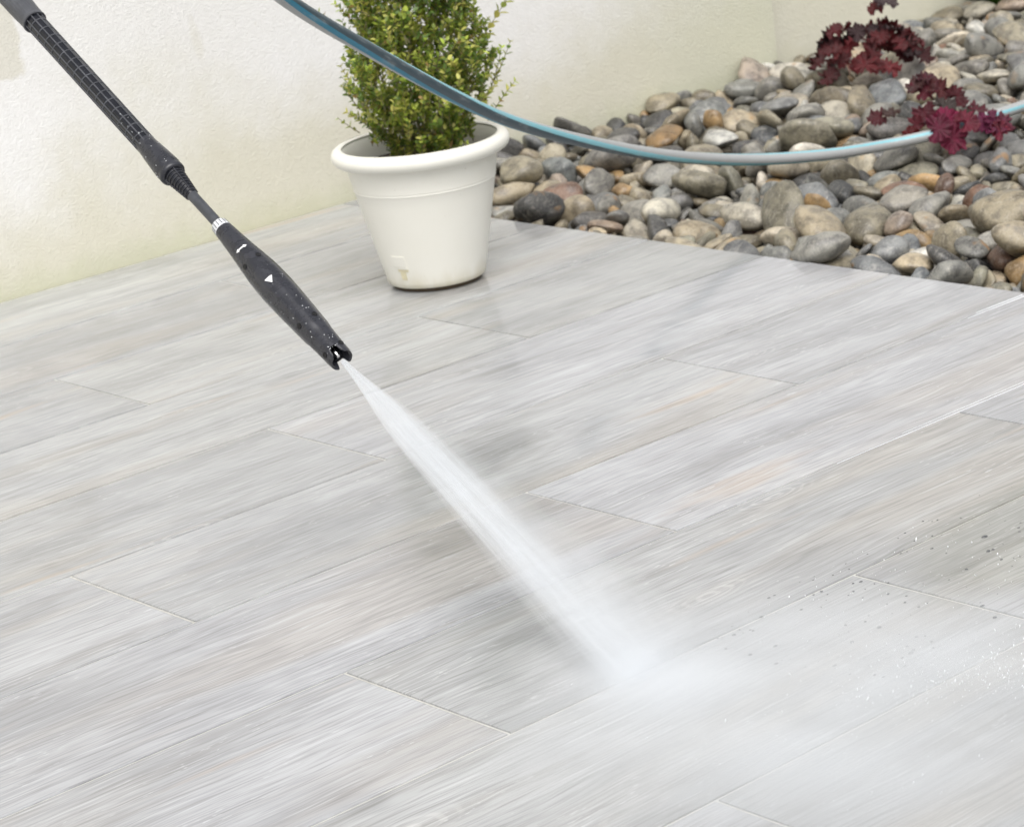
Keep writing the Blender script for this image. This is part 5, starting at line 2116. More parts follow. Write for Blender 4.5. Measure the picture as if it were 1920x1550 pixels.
def sprig(base, dirn, length, n, big=1.0, young=0.3):
    d = dirn.normalized()
    bend = Vector((rs.gauss(0, .3), rs.gauss(0, .3), rs.uniform(0, .5)))
    path = [base]
    for i in range(5):
        d = (d + bend * 0.12).normalized()
        path.append(path[-1] + d * (length / 5))
    tw_parts.append(tube_vf(path, lambda t: 0.0011 * (1 - 0.6 * t), 4, False))
    tone = rs.choice(GREENS)
    twist = rs.uniform(0, 6.28)
    for i in range(n):
        t = (i + 0.6) / n
        j = min(4, int(t * 5)); p = path[j].lerp(path[j + 1], t * 5 - j)
        ax = (path[j + 1] - path[j]).normalized()
        side = ax.cross(Vector((0.3, 0.2, 1))).normalized()
        side = Matrix.Rotation(twist + i * 1.57, 3, ax) @ side
        for sg in (1, -1):
            if rs.random() < 0.1: continue
            dd = (side * sg + ax * rs.uniform(.45, 1.1) + Vector((rs.gauss(0, .15), rs.gauss(0, .15), rs.gauss(0, .15))))
            col = rs.choice(GREENS) if rs.random() < .5 else tone
            if t > 0.65 and rs.random() < young: col = rs.choice([(0.38, 0.44, 0.08), (0.46, 0.45, 0.13), (0.32, 0.40, 0.07)])
            if rs.random() < 0.02: col = (0.30, 0.20, 0.08)
            k = 1.45 * math.exp(rs.gauss(0, .2))
            leaf(p, dd, ax, rs.uniform(.0105, .0155) * big * (1 - .35 * max(0, t - .6)), (col[0] * k, col[1] * k, col[2] * k, 1))
# main stems
stems = []
for i in range(18):
    a = rs.uniform(0, 6.28); r0 = rs.uniform(.005, .045); z1 = rs.uniform(.18, .62)
    r1 = shrub_r(z1) * rs.uniform(.2, .8)
    p0 = Vector((r0 * math.cos(a), r0 * math.sin(a), -0.004)); a2 = a + rs.gauss(0, .5)
    p3 = Vector((r1 * math.cos(a2), r1 * math.sin(a2), z1))
    pts = catmull([p0, p0.lerp(p3, .35) + Vector((math.cos(a), math.sin(a), 0)) * rs.uniform(0, .03), p0.lerp(p3, .7) + Vector((rs.gauss(0, .01), rs.gauss(0, .01), 0)), p3], 5)
    stems.append(tube_vf(pts, lambda t: 0.0030 * (1 - .65 * t), 6, False))
n_s = 0
while n_s < 1450:
    z = rs.uniform(0.012, 0.66)
    if rs.random() > (shrub_r(z) / 0.147) + 0.12: continue
    rr = shrub_r(z)
    r0 = rr * (rs.random() ** 0.42) * 0.9
    a = rs.uniform(0, 6.28)
    # an uneven outline: lobes and dents
    lob = 1 + 0.22 * noise.noise(Vector((math.cos(a) * 2.2, math.sin(a) * 2.2, z * 14))) + 0.18 * noise.noise(Vector((math.cos(a) * 5, math.sin(a) * 5, z * 30)))
    r0 *= lob
    if noise.noise(Vector((math.cos(a) * r0 * 26, math.sin(a) * r0 * 26, z * 22 + 5))) < -0.20: continue
    base = Vector((r0 * math.cos(a), r0 * math.sin(a), z))
    outw = Vector((math.cos(a), math.sin(a), 0))
    dirn = outw * rs.uniform(.1, .9) * (r0 / rr) + Vector((rs.gauss(0, .3), rs.gauss(0, .3), rs.uniform(.5, 1.1)))
    sprig(base - dirn.normalized() * 0.02, dirn, rs.uniform(.030, .055), rs.randint(5, 8))
    n_s += 1
for i in range(46):
    a = rs.uniform(0, 6.28); z = rs.uniform(.04, .5); rr = shrub_r(z) * rs.uniform(.75, .95)
    sprig(Vector((rr * math.cos(a), rr * math.sin(a), z)), Vector((math.cos(a) * .6, math.sin(a) * .6, rs.uniform(.5, 1.2))), rs.uniform(.05, .085), rs.randint(6, 9), 1.0, .7)
# a few long unclipped shoots on the right side
rightv = Vector((cr.x, cr.y, 0)).normalized()
for (lat, z, ln, dx, dz, bg_) in ((0.095, 0.17, 0.13, 0.62, 0.8, 1.5), (0.10, 0.10, 0.10, 0.55, 0.85, 1.1), (0.112, 0.055, 0.09, 0.55, 0.8, 1.15), (0.09, 0.23, 0.09, 0.2, 1, 1.0), (-0.115, 0.10, 0.05, -0.5, .8, 1.0), (-0.12, 0.06, 0.05, -0.7, .5, 1.0), (0.085, 0.14, 0.1, 0.35, 1, 1.0)):
    sprig(rightv * lat + Vector((cr.y, -cr.x, 0)) * rs.uniform(-.02, .02) + Vector((0, 0, z)), rightv * dx + Vector((0, 0, dz)), ln, int(ln / 0.0105), bg_, .6)
v, f = merge(stems)
mobj('stem', v, f, M['twig'], shrub)
v, f = merge(tw_parts)
tag(mobj('twigs', v, f, M['twig'], shrub), kind='stuff')
me = mesh('foliage', LV, LF)
ca = me.color_attributes.new('Col', 'FLOAT_COLOR', 'POINT')
ca.data.foreach_set('color', [q for c in LC for q in c])
tag(link('foliage', me, M['leaf'], shrub), kind='stuff')

# ---------------------------------------------------------------- ruffled red-leaved plants
def ruffle_leaf(seed):
    rnd = random.Random(seed)
    nt, nr = 72, 5
    ph = rnd.uniform(0, 6.28); ph2 = rnd.uniform(0, 6.28); lob = rnd.choice((5, 6, 7))
    v, f = [(0, 0, 0)], []
    for j in range(1, nr + 1):
        rr = j / nr
        for k in range(nt):
            th = 2 * math.pi * k / nt
            notch = 1 - 0.85 * math.exp(-((th if th < math.pi else th - 2 * math.pi) / 0.30) ** 2)
            edge = 1 + 0.09 * math.cos(lob * (th - math.pi)) + 0.05 * math.cos(17 * th + ph) + 0.04 * math.sin(29 * th)
            r = rr * (1 + (edge * notch - 1) * rr ** 1.5)
            z = rr ** 2 * (0.14 * math.sin(lob * th + ph) + 0.17 * math.sin(13 * th + ph2) + 0.09 * math.sin(21 * th + ph)) + 0.12 * rr + 0.05 * rnd.uniform(-1, 1) * rr
            v.append((-r * math.cos(th) * 1.0 + 0.0, r * math.sin(th) * 0.95, z))
    for k in range(nt):
        f.append((0, 1 + k, 1 + (k + 1) % nt))
    for j in range(nr - 1):
        for k in range(nt):
            a = 1 + j * nt + k; b = 1 + j * nt + (k + 1) % nt
            f.append((a, a + nt, b + nt, b))
    me = mesh('leaf', v, f)
    me.materials.append(M['red'])
    me.polygons.foreach_set('use_smooth', [True] * len(me.polygons))
    return me
RL = [ruffle_leaf(s) for s in (1, 2, 3, 4)]
def red_leaf(par, root, loc, nrm, roll, size, col, rnd):
    nrm = nrm.normalized()
    q = nrm.to_track_quat('Z', 'Y').to_matrix() @ Matrix.Rotation(roll, 3, 'Z')
    o = bpy.data.objects.new('leaf', rnd.choice(RL))
    COL.objects.link(o)
    o.parent = par
    o.matrix_local = Matrix.LocRotScale(loc, q.to_quaternion(), Vector((size, size, size)))
    o.color = (*col, 1)
    mid_ = root.lerp(loc, .5) + Vector((0, 0, 0.012))
    v, f = tube_vf(catmull([root, mid_, loc], 4), 0.0012, 5, False)
    s = mobj('stalk', v, f, M['stalk'], o)
    s.matrix_parent_inverse = o.matrix_local.inverted()
    return o
rh = random.Random(14)
h1 = empty('coral_bells', (2.20, -0.075, 0.035))
tag(h1, 'bushy dark maroon coral bells with ruffled leaves near the white wall', 'plant', kind='thing')
for i in range(54):
    a = rh.uniform(0, 6.28); rr = 0.135 * math.sqrt(rh.random()); 
    z = 0.125 * math.sqrt(max(0, 1 - (rr / 0.15) ** 2)) * rh.uniform(.35, 1.0) + 0.004
    loc = Vector((rr * math.cos(a), rr * math.sin(a), z))
    nrm = Vector((math.cos(a) * (.2 + rr * 6) + rh.gauss(0, .35), math.sin(a) * (.2 + rr * 6) + rh.gauss(0, .35), rh.uniform(.5, 1.1)))
    u_ = rh.random()
    col = (0.115, 0.013, 0.016) if u_ < .5 else ((0.055, 0.028, 0.030) if u_ < .75 else (0.16, 0.022, 0.026))
    k = math.exp(rh.gauss(0, .25))
    red_leaf(h1, Vector((rh.gauss(0, .015), rh.gauss(0, .015), -0.03)), loc, nrm, rh.uniform(0, 6.28), rh.uniform(.016, .029), tuple(c * k * 0.75 for c in col), rh)
red_leaf(h1, Vector((0.01, 0, 0.0)), rightv * 0.046 + Vector((0, 0, 0.168)), Vector((-.1, -.5, 1)), 1.0, 0.030, (0.075, 0.05, 0.052), rh)
red_leaf(h1, Vector((0.01, 0, 0.0)), rightv * 0.030 + Vector((0, 0.01, 0.155)), Vector((-.6, -.2, .8)), 2.0, 0.022, (0.13, 0.02, 0.02), rh)
red_leaf(h1, Vector((0, 0, 0)), rightv * -0.075 + Vector((0, 0, 0.115)), Vector((-.7, -.1, .7)), 2.0, 0.022, (0.12, 0.016, 0.02), rh)

h2 = empty('coral_bells', (1.795, -0.672, 0.033))
tag(h2, 'low coral bells with bright magenta leaves lying over the hose', 'plant', kind='thing')
# (sideways, towards the viewer, up, size, colour)
dark, mag, red = (0.070, 0.032, 0.034), (0.205, 0.018, 0.058), (0.125, 0.011, 0.020)
fw = Vector((-cf.x, -cf.y, 0)).normalized()
for (lx, ly, lz, sz, col, nx_, ny_, nz_) in (
        (-0.032, .075, .046, .036, mag, -.4, .9, .5), (-0.052, .055, .040, .026, red, -.5, .8, .4), (-0.012, .05, .052, .036, mag, -.2, .9, .5), (-0.004, .07, .022, .034, mag, .2, 1, .1), (0.028, .06, .050, .030, mag, .4, .7, .7),
        (0.062, .045, .040, .030, mag, .1, .8, .6), (0.084, .04, .040, .030, mag, .5, .7, .6), (0.106, .035, .034, .028, mag, .6, .7, .5), (0.094, .05, .022, .024, mag, .3, 1, .3),
        (-0.065, 0, .048, .030, red, -.6, .6, .6), (-0.085, .01, .030, .024, red, -.6, .6, .3), (-0.05, .02, .038, .028, dark, -.2, .5, .9), (-0.025, 0, .058, .034, dark, 0, .4, 1),
        (-0.05, -.06, .085, .036, red, -.3, .5, .7), (-0.02, -.05, .082, .032, red, .4, .6, .6), (0.01, -.04, .066, .030, red, .6, .6, .5), (-0.065, -.07, .095, .028, dark, -.5, .4, .8), (-0.045, -.08, .105, .024, dark, 0, .3, 1),
        (-0.15, -.05, .040, .026, red, -.2, .7, .9), (-0.125, -.04, .048, .022, dark, 0, .3, 1), (-0.10, .03, .012, .022, red, -.5, .8, .3), (0.0, .02, .04, .030, dark, .1, .2, 1), (0.04, .0, .045, .028, red, .3, .3, .9)):
    if col == mag: ly += 0.055; lx -= 0.030; lz -= 0.006
    loc = rightv * lx + fw * ly + Vector((0, 0, lz))
    nrm = rightv * nx_ + fw * ny_ + Vector((0, 0, nz_))
    red_leaf(h2, Vector((0, 0, -0.02)) + rightv * rh.uniform(-.02, .02), loc, nrm, rh.uniform(0, 6.28), sz * rh.uniform(.76, .95), tuple(c * rh.uniform(.7, 1.25) for c in col), rh)

# ---------------------------------------------------------------- grass clump in the far corner
gc = empty('grass_clump', (3.085, 0.245, 0.0))
tag(gc, 'green grass clump behind the pebbles at the far end of the wall', 'plant', kind='thing')
GV, GF, GC = [], [], []
rg = random.Random(4)
for i in range(260):
    a = rg.uniform(0, 6.28); r0 = 0.05 * math.sqrt(rg.random()); ln = rg.uniform(.12, .3)
    o_ = Vector((math.cos(a), math.sin(a), 0)); s_ = Vector((-o_.y, o_.x, 0)); p = o_ * r0
    col = rg.choice(((0.07, 0.15, 0.02), (0.11, 0.2, 0.03), (0.05, 0.11, 0.02)))
    b0 = len(GV); lean = rg.uniform(.15, 1.0)
    for j in range(6):
        t = j / 5; w = 0.0028 * (1 - t * .95)
        c = p + o_ * (lean * ln * t * t) + Vector((0, 0, ln * (t - .45 * lean * t * t)))
        GV += [c - s_ * w, c + s_ * w]; GC += [(*col, 1)] * 2
    GF += [(b0 + 2 * j, b0 + 2 * j + 1, b0 + 2 * j + 3, b0 + 2 * j + 2) for j in range(5)]
me = mesh('blades', GV, GF)
ca = me.color_attributes.new('Col', 'FLOAT_COLOR', 'POINT')
ca.data.foreach_set('color', [q for c in GC for q in c])
tag(link('blades', me, M['grass'], gc), kind='stuff')

# ---------------------------------------------------------------- garden hose
HP = [Vector(p) for p in ((-0.3858, -1.1666, 0.9513), (-0.2130, -1.0886, 0.7835), (-0.0131, -0.9804, 0.6459), (0.1854, -0.9039, 0.5272), (0.3888, -0.8299, 0.4118), (0.5621, -0.7601, 0.3276), (0.7838, -0.6905, 0.2387), (1.0243, -0.6338, 0.1555), (1.2583, -0.6041, 0.0925), (1.4440, -0.6380, 0.0640), (1.5848, -0.6648, 0.0540), (1.6567, -0.7142, 0.0600), (1.7416, -0.7392, 0.0660), (1.8243, -0.7674, 0.0740), (1.9604, -0.7671, 0.0760), (2.1356, -0.7397, 0.0740), (2.4108, -0.6844, 0.0640))]
path = catmull(HP, 14)
seg = 24
v, f = tube_vf(path, 0.0116, seg, True)
me = mesh('garden_hose', v, f)
uvl = me.uv_layers.new(name='UVMap')
cum = [0]
for i in range(1, len(path)): cum.append(cum[-1] + (path[i] - path[i - 1]).length)
for poly in me.polygons:
    ks = [me.loops[li].vertex_index % seg for li in poly.loop_indices]
    wrap = (0 in ks) and (seg - 1 in ks)
    for li in poly.loop_indices:
        vi = me.loops[li].vertex_index
        k = vi % seg; s = cum[vi // seg]
        ang = (seg if (wrap and k == 0) else k) / seg
        uvl.data[li].uv = (ang + 0.44 + s * (-0.29), s)
hose = link('garden_hose', me, M['hose'])
tag(hose, 'teal and grey striped hose hanging past the shrub onto the pebbles', 'hose', kind='thing')

# ---------------------------------------------------------------- pressure washer lance
NOZ = Vector((-0.43172242, -1.5846374, 0.2923826))
AX = Vector((0.07636802, 0.87933213, 0.47004567)).normalized()     # from the nozzle up the lance
LAT = Vector((-0.76386814, 0.35458705, -0.53923417)).normalized()
FRONT = AX.cross(LAT).normalized()
if FRONT.dot(CAM - NOZ) < 0: FRONT = -FRONT
# local frame: z up the lance, -y towards the viewer's side
LX = (-FRONT).cross(AX).normalized()
lance = empty('pressure_washer_lance')
lance.matrix_world = Matrix(((LX.x, -FRONT.x, AX.x, NOZ.x), (LX.y, -FRONT.y, AX.y, NOZ.y), (LX.z, -FRONT.z, AX.z, NOZ.z), (0, 0, 0, 1)))
tag(lance, 'black pressure washer lance with ribbed grip reaching in over the terrace', 'pressure washer', kind='thing')
sleeve = [(0.0159, 0.0), (0.0163, 0.010), (0.0170, 0.030), (0.0182, 0.055), (0.0196, 0.088), (0.0207, 0.115), (0.0215, 0.140), (0.0217, 0.160), (0.0213, 0.178), (0.0203, 0.198), (0.0188, 0.217), (0.0168, 0.236), (0.0148, 0.258), (0.0129, 0.283), (0.0122, 0.2895)]
def srad(z):
    for (r0, z0), (r1, z1) in zip(sleeve, sleeve[1:]):
        if z0 <= z <= z1: return r0 + (r1 - r0) * (z - z0) / (z1 - z0)
    return 0.0122
def sleeve_fn(r, z, a):
    d = (a + math.pi) % (2 * math.pi) - math.pi          # 0 = viewer side
    if z <= 0.0101:
        cut = sum(math.exp(-((((a - c) + math.pi) % (2 * math.pi) - math.pi) / 0.42) ** 4) for c in (0.15, math.pi + 0.15))
        z = z + 0.016 * min(1, cut) * (1 - z / 0.03)
    ex = 0.0
    if 0.05 < z < 0.215:                                   # long raised panels between the screw rows
        for c in (0, 2.09, -2.09):
            dd = ((a - c) + math.pi) % (2 * math.pi) - math.pi
            ex += 0.0011 * max(0, min(1, (0.50 - abs(dd)) / 0.12)) * min(1, (z - 0.05) / 0.01, (0.215 - z) / 0.01)
    return r + ex, z
prof = [(0.0128, 0.040), (0.0128, 0.002), (0.0140, 0.0), (0.0152, -0.0002)]
n_ = 60
full = prof + [(srad(0.29 * i / n_ * 0.998), 0.29 * i / n_ * 0.998) for i in range(1, n_ + 1)] + [(0.0075, 0.2900)]
sleeve_o = lathe('nozzle_sleeve', full, M['black'], lance, 72, sleeve_fn, ang=50)
core_o = lathe('nozzle_core', [(0.0, 0.036), (0.0129, 0.036)], M['hole'], lance, 32)
lathe('nozzle_tip', [(0.0, 0.008), (0.0022, 0.008), (0.0040, 0.011), (0.0050, 0.016), (0.0050, 0.036)], M['steel'], lance, 24)
def surf(phi, z, out=0.0):
    r = sleeve_fn(srad(z), z, phi)[0] + out
    return Vector((r * math.sin(phi), -r * math.cos(phi), z))
def patch(name, pts, mat, th=0.0009):
    """flat print or disc laid on the sleeve: outline given as (phi, z)"""
    top = [surf(p, z, th) for p, z in pts]
    cen = surf(sum(p for p, z in pts) / len(pts), sum(z for p, z in pts) / len(pts), th + 0.0001)
    bot = [surf(p, z, -0.0008) for p, z in pts]
    n = len(pts)
    V_ = top + bot
    F_ = [tuple(range(n))] + [(i, n + i, n + (i + 1) % n, (i + 1) % n) for i in range(n)]
    return mobj(name, V_, F_, mat, sleeve_o, smooth=False)
def disc(phi, z, r):
    rr = srad(z)
    return [(phi + r * math.cos(a) / rr, z + r * math.sin(a)) for a in [2 * math.pi * k / 14 for k in range(20)]]
SG = 1            # +1 when positive phi is the upper right edge in the picture
for (ph, z) in ((0.62, 0.205), (-0.62, 0.205), (0.80, 0.073), (-0.62, 0.073), (1.0, 0.014), (-0.75, 0.014), (2.7, .205), (2.7, .073)):
    patch('screw_hole', disc(SG * ph, z, 0.0036), M['hole'], 0.0009)
def print_strip(name, p0, p1, lo, hi, z, n=28):
    """white print on the sleeve, cut into narrow slices so that it follows the curve"""
    V_, F_ = [], []
    rr = srad(z)
    for i in range(n + 1):
        p = p0 + (p1 - p0) * i / n
        for q in (lo(p), hi(p)): V_.append(surf(SG * (0.05 + p / rr), z + q, 0.0005))
    F_ = [(2 * i, 2 * i + 2, 2 * i + 3, 2 * i + 1) for i in range(n)]
    return mobj(name, V_, F_, M['white'], sleeve_o, smooth=False)
def arrow_w(p):
    q = 0.0088 - abs(p)
    return q * 0.72 if q < 0.0050 else 0.0013
print_strip('double_arrow', -0.0088, 0.0088, lambda p: -arrow_w(p), arrow_w, 0.232)
print_strip('pointer_mark', -0.0056, 0.0056, lambda p: 0.004 - (0.0056 - abs(p)) * 1.9, lambda p: 0.0045, 0.156)
ring_o = lathe('setting_ring', [(0.0095, 0.3035), (0.0105, 0.3030), (0.0112, 0.3015), (0.0124, 0.2905), (0.0118, 0.2885)], M['silver'], lance, 48)
bars = []
for k in range(15):
    a = 2 * math.pi * k / 15
    vv = []
    for z_, r_ in ((0.2908, 0.01245), (0.3012, 0.01135)):
        for da in (-0.035, 0.035):
            for o_ in (-0.0005, 0.00025):
                vv.append(((r_ + o_) * math.sin(a + da), -(r_ + o_) * math.cos(a + da), z_))
    bars.append((vv, [(1, 3, 7, 5), (0, 1, 5, 4), (2, 6, 7, 3), (0, 2, 3, 1), (4, 5, 7, 6)]))
v, f = merge(bars)
mobj('ring_marks', v, f, M['black'], ring_o, smooth=False)
lathe('lance_tube', [(0.0072, 0.2890), (0.0072, 0.33), (0.0074, 0.378)], M['tube'], lance, 32)
bend_o = lathe('bend_protector', [(0.0074, 0.372), (0.0080, 0.374), (0.0128, 0.417), (0.0132, 0.424)], M['black_deep'], lance, 40)
ribs = []
for k in range(8):
    z0 = 0.376 + k * 0.0058
    r0 = 0.0080 + (0.0128 - 0.0080) * (z0 - 0.374) / 0.043
    ribs.append(lathe_vf([(r0 - .0006, z0 - .0009), (r0 + .0012, z0 - .0005), (r0 + .0013, z0 + .0005), (r0 - .0006, z0 + .0009)], 36))
for k in range(4):
    a = math.pi / 4 + k * math.pi / 2 - 0.35
    vv = []
    for z_, r_ in ((0.374, 0.0080), (0.420, 0.0131)):
        for da in (-0.05, 0.05):
            for o_ in (-0.001, 0.0016):
                vv.append(((r_ + o_) * math.sin(a + da), -(r_ + o_) * math.cos(a + da), z_))
    ribs.append((vv, [(1, 3, 7, 5), (0, 1, 5, 4), (2, 6, 7, 3), (0, 2, 3, 1), (4, 5, 7, 6)]))
v, f = merge(ribs)
sharp(mobj('rib_rings', v, f, M['black'], bend_o))
lathe('collar', [(0.0120, 0.4215), (0.0150, 0.4210), (0.0172, 0.4222), (0.0182, 0.4245), (0.0184, 0.4280), (0.0176, 0.4310), (0.0182, 0.4340), (0.0184, 0.4400), (0.0172, 0.4580), (0.0152, 0.4820), (0.0140, 0.4960), (0.0138, 0.5000)], M['black'], lance, 48)
grip_o = lathe('grip_tube', [(0.0128, 0.470), (0.0131, 0.50), (0.0140, 0.83)], M['black_deep'], lance, 48)
ribs = []
nr_ = 16
for k in range(nr_):
    z0 = 0.488 + k * 0.0212
    r0 = 0.0131 + 0.0009 * (z0 - 0.5) / 0.33
    ribs.append(lathe_vf([(r0 - .0006, z0 - .0012), (r0 + .0008, z0 - .0008), (r0 + .0008, z0 + .0008), (r0 - .0006, z0 + .0012)], 40))
for k in range(10):
    a = k * 2 * math.pi / 10 + 0.16
    vv = []
    for z_, r_ in ((0.478, 0.0132), (0.826, 0.0140)):
        for da in (-0.055, 0.055):
            for o_ in (-0.001, 0.0010):
                vv.append(((r_ + o_) * math.sin(a + da), -(r_ + o_) * math.cos(a + da), z_))
    ribs.append((vv, [(1, 3, 7, 5), (0, 1, 5, 4), (2, 6, 7, 3), (0, 2, 3, 1), (4, 5, 7, 6)]))
v, f = merge(ribs)
sharp(mobj('grip_ribs', v, f, M['rubber'], grip_o))
def grip_fn(r, z, a):
    return r + (0.0005 * math.cos(24 * a) if 0.835 < z < 1.25 else 0), z
lathe('handle', [(0.0136, 0.8200), (0.0168, 0.8192), (0.0178, 0.8200), (0.0180, 0.8225), (0.0172, 0.8240), (0.0174, 0.8262), (0.0176, 0.835), (0.0180, 0.86), (0.0186, 0.93), (0.0195, 1.02), (0.0205, 1.15), (0.0205, 1.28), (0.0190, 1.30), (0.0, 1.302)], M['rubber'], lance, 96, grip_fn)
def blobs(name, items, sub):
    b_ = bmesh.new(); bmesh.ops.create_icosphere(b_, subdivisions=sub, radius=1)
    tv = [w.co.copy() for w in b_.verts]; tf = [tuple(w.index for w in q.verts) for q in b_.faces]
    b_.free()
    V_, F_ = [], []
    for m in items:
        n0 = len(V_)
        V_ += [m @ c for c in tv]
        F_ += [tuple(i + n0 for i in q) for q in tf]
    return mesh(name, V_, F_)
# spray drops clinging to the sleeve
rd = random.Random(9)
bm = []
def drop(bm, p, r):
    bm.append(Matrix.Translation(p) @ Matrix.Diagonal((r, r, r, 1)))
for i in range(42):
    z = 0.012 + 0.17 * rd.random() ** 1.5; ph = rd.gauss(0.15 * SG, .7)
    drop(bm, surf(ph, z, 0.0001), rd.uniform(.0003, .0008))
for i in range(30):
    ph = rd.gauss(0, 1.0); z = rd.uniform(.43, .56); r_ = 0.0184 if z < .45 else (0.0165 if z < .48 else .0143)
    drop(bm, Vector((r_ * math.sin(ph), -r_ * math.cos(ph), z)), rd.uniform(.0004, .0008))
me = blobs('clinging_drops', bm, 1)
tag(link('clinging_drops', me, M['glint_water'], lance), kind='stuff')

# ---------------------------------------------------------------- water jet, mist and drops
JL = 0.622
def mat_jet():
    t = NT('water_spray')
    x, y, z = t.sep(t.coord())
    vol = t.node('ShaderNodeVolumePrincipled')
    vol.inputs['Color'].default_value = (0.96, 0.98, 1.0, 1)
    vol.inputs['Anisotropy'].default_value = 0.0
    zn = t.math('DIVIDE', z, JL)
    wc = t.math('ADD', t.range(zn, 0.0, 0.24, 0.0030, 0.0125), t.math('MULTIPLY', zn, 0.0170))
    a = t.math('DIVIDE', x, wc)
    gl = t.range(a, t.range(zn, 0.0, 0.9, 1.15, 1.7), t.range(zn, 0.0, 0.9, 0.8, 0.0))           # crisp lower-left edge
    gr = t.range(t.math('MULTIPLY', a, -1.0), t.range(zn, 0.0, 0.8, 1.3, 1.9), t.range(zn, 0.0, 0.8, 0.7, -0.3))
    ty = t.math('ADD', 0.0032, t.math('MULTIPLY', zn, 0.024))
    gy = t.range(t.math('DIVIDE', t.math('ABSOLUTE', y), ty), 1.1, 0.2)
    st = t.noise(t.comb(t.math('MULTIPLY', a, 2.6), t.math('MULTIPLY', zn, 3.2), 0.0), 1, 3, 0.65)
    tau = t.math('ADD', 0.48, t.math('MULTIPLY', 3.2, t.math('POWER', t.math('SUBTRACT', 1.0, zn, clamp=True), 2.1)))
    D = t.math('DIVIDE', tau, t.math('MULTIPLY', ty, 1.25))
    core = t.math('MULTIPLY', t.math('MULTIPLY', gl, gr), t.math('MULTIPLY', gy, t.math('MULTIPLY', D, t.range(st, 0.3, 0.7, t.range(zn, 0.1, 0.8, 0.4, 0.65), t.range(zn, 0.1, 0.8, 1.5, 1.3)))))
    # thin veil drifting off the far side
    b_ = t.math('DIVIDE', t.math('MULTIPLY', x, -1.0), t.math('ADD', 0.008, t.math('MULTIPLY', zn, 0.110)))
    veil = t.math('MULTIPLY', t.range(b_, 1.0, 0.15), t.range(b_, -0.25, 0.0))
    gy2 = t.range(t.math('DIVIDE', t.math('ABSOLUTE', y), t.math('ADD', 0.006, t.math('MULTIPLY', zn, 0.04))), 1.0, 0.2)
    nz = t.noise(t.comb(t.math('MULTIPLY', x, 22.0), t.math('MULTIPLY', y, 22.0), t.math('MULTIPLY', z, 9.0)), 1, 3, 0.6)
    veil = t.math('MULTIPLY', t.math('MULTIPLY', veil, gy2), t.math('MULTIPLY', t.range(nz, 0.3, 0.7, 0.5, 1.4), t.range(zn, 0.12, 0.45, 0.0, 16.0)))
    t.l.new(t.math('ADD', core, veil), vol.inputs['Density'])
    t.l.new(vol.outputs[0], t.out.inputs['Volume'])
    return t.m
jet_v, jet_f = [], []
nj, sg_ = 26, 24
for i in range(nj + 1):
    zn = i / nj; z = 0.0015 + zn * (JL - 0.003)
    wl_ = 0.006 + 0.020 * min(1, zn / 0.26) ** 0.8 + 0.034 * zn
    wr_ = 0.008 + 0.020 * min(1, zn / 0.26) ** 0.8 + 0.10 * zn
    ty_ = 0.006 + 0.044 * zn
    for k in range(sg_):
        a = 2 * math.pi * k / sg_
        cx_, sy_ = math.cos(a), math.sin(a)
        jet_v.append((cx_ * (wl_ if cx_ > 0 else wr_), sy_ * ty_, z))
for i in range(nj):
    for k in range(sg_):
        k2 = (k + 1) % sg_
        jet_f.append((i * sg_ + k, i * sg_ + k2, (i + 1) * sg_ + k2, (i + 1) * sg_ + k))
jet_f += [tuple(range(sg_ - 1, -1, -1)), tuple(nj * sg_ + k for k in range(sg_))]
JY = (-AX).cross(LAT).normalized()
jm = Matrix(((LAT.x, JY.x, -AX.x, NOZ.x), (LAT.y, JY.y, -AX.y, NOZ.y), (LAT.z, JY.z, -AX.z, NOZ.z), (0, 0, 0, 1)))
# keep the jet above the tiles
jmi = jm.inverted()
jet_v2 = []
for p in jet_v:
    w = jm @ Vector(p)
    if w.z < 0.0015: w.z = 0.0015
    jet_v2.append(jmi @ w)
jet = mobj('water_jet', jet_v2, jet_f, mat_jet())
jet.matrix_world = jm
tag(jet, 'white fan of high-pressure water shooting from the lance onto the planks', 'water jet', kind='stuff')

def mat_mist():
    t = NT('splash_mist')
    p = t.coord()
    vol = t.node('ShaderNodeVolumePrincipled')
    vol.inputs['Color'].default_value = (0.96, 0.98, 1.0, 1)
    vol.inputs['Anisotropy'].default_value = 0.0
    x, y, z = t.sep(p)
    # local unit half-dome; dense at the point of impact, which sits at x = -0.45
    dx = t.math('ADD', x, 0.4200)
    d1 = t.math('SQRT', t.math('ADD', t.math('ADD', t.math('MULTIPLY', dx, dx), t.math('MULTIPLY', y, y)), t.math('MULTIPLY', t.math('MULTIPLY', z, z), 0.6)))
    core = t.range(d1, 0.30, 0.0, 0.0, 1.0)
    rr = t.math('SQRT', t.math('ADD', t.math('ADD', t.math('MULTIPLY', x, x), t.math('MULTIPLY', y, y)), t.math('MULTIPLY', z, z)))
    veil = t.range(rr, 0.98, 0.25, 0.0, 1.0)
    nz = t.noise(t.mapping(p, (1.7, 1.7, 1.2)), 1, 3, 0.55)
    nv = t.range(nz, 0.35, 0.68, 0.4, 1.3)
    dens = t.math('ADD', t.math('MULTIPLY', core, 36.0), t.math('MULTIPLY', t.math('MULTIPLY', veil, nv), 9.5))
    t.l.new(dens, vol.inputs['Density'])
    t.l.new(vol.outputs[0], t.out.inputs['Volume'])
    return t.m
bm = bmesh.new()
bmesh.ops.create_uvsphere(bm, u_segments=40, v_segments=20, radius=1)
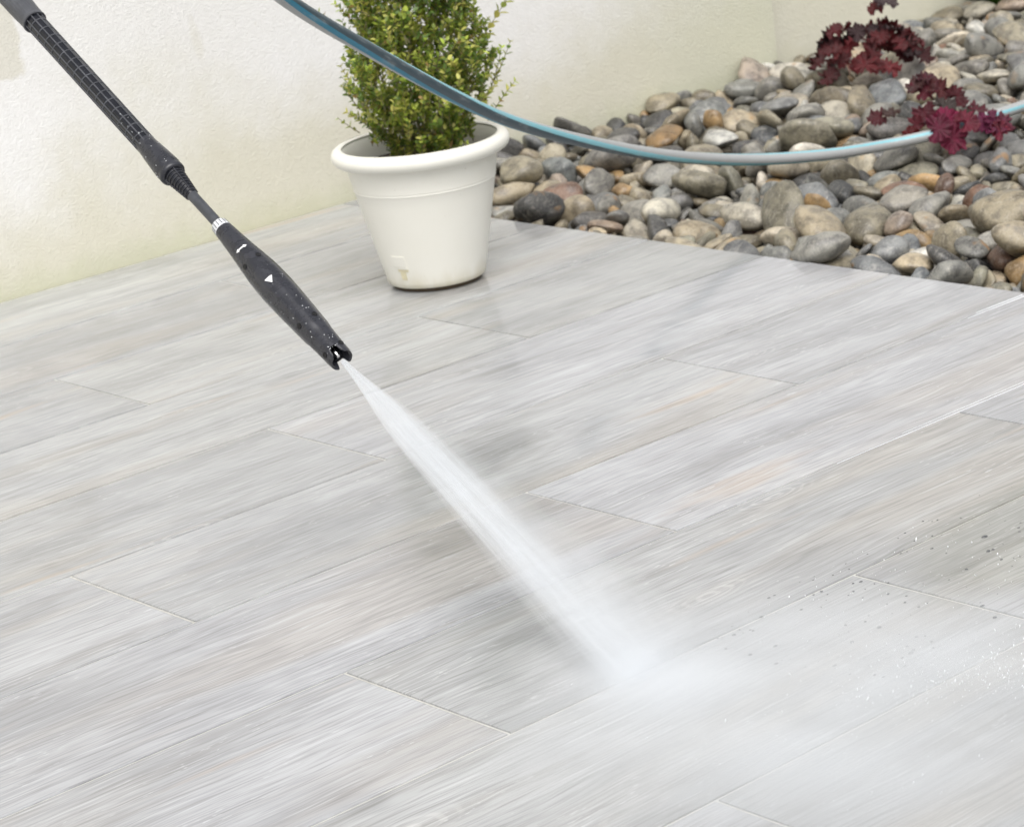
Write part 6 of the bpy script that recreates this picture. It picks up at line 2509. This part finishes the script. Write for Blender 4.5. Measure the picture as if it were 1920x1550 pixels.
bmesh.ops.bisect_plane(bm, geom=bm.verts[:] + bm.edges[:] + bm.faces[:], plane_co=(0, 0, 0.01), plane_no=(0, 0, -1), clear_outer=True)
bmesh.ops.holes_fill(bm, edges=bm.edges)
me = bpy.data.meshes.new('splash_mist'); bm.to_mesh(me); bm.free()
mist = link('splash_mist', me, mat_mist())
IMP = Vector((-0.4792, -2.1316, 0))
mist.location = (-0.4412, -2.3639, 0.0015)
mist.rotation_euler = (0, 0, -1.4333)
mist.scale = (0.50, 0.42, 0.085)
tag(mist, 'pale low cloud of spray where the jet strikes the planks', 'mist', kind='stuff')

bm = []
rb_ = random.Random(31)
for i in range(230):
    x = rb_.uniform(-0.36, 0.34); y = rb_.uniform(-2.36, -2.05)
    x += (y + 2.2) * -0.2
    r = 0.0009 * math.exp(rb_.gauss(0, .5))
    r = min(r, .0042)
    m = Matrix.Translation((x, y, 0.0002)) @ Matrix.Rotation(rb_.uniform(-.3, .3), 4, 'Z') @ Matrix.Diagonal((r * rb_.uniform(1, 1.9), r, r * .62, 1))
    bm.append(m)
me = blobs('water_beads', bm, 2)
tag(link('water_beads', me, M['water']), 'small clear water beads scattered on the planks', 'water drops', kind='stuff')

bm = []
for i in range(1500):
    if i < 1150:
        t_ = rb_.random() ** 0.7; x = -0.40 + 0.30 * t_ + rb_.gauss(0, .02); y = -2.36 - 0.24 * t_ + rb_.gauss(0, .03); z = 0.004 + abs(rb_.gauss(0, .026))
    else:
        x = rb_.uniform(-0.6, 0.05); y = rb_.uniform(-2.6, -2.1); z = 0.003 + abs(rb_.gauss(0, .015))
    r = min(0.0012, 0.00042 * math.exp(rb_.gauss(0, .45)))
    m = Matrix.Translation((x, y, z)) @ Matrix.Rotation(rb_.gauss(0, .5), 4, 'Y') @ Matrix.Diagonal((r * .8, r * .8, r * rb_.uniform(1, 2.6), 1))
    bm.append(m)
M['drop'] = simple('aerated_water_drop', (0.9, 0.92, 0.94), 0.15)
me = blobs('splash_drops', bm, 1)
tag(link('splash_drops', me, M['drop']), 'fine white splash drops flying above the wet planks', 'water drops', kind='stuff')
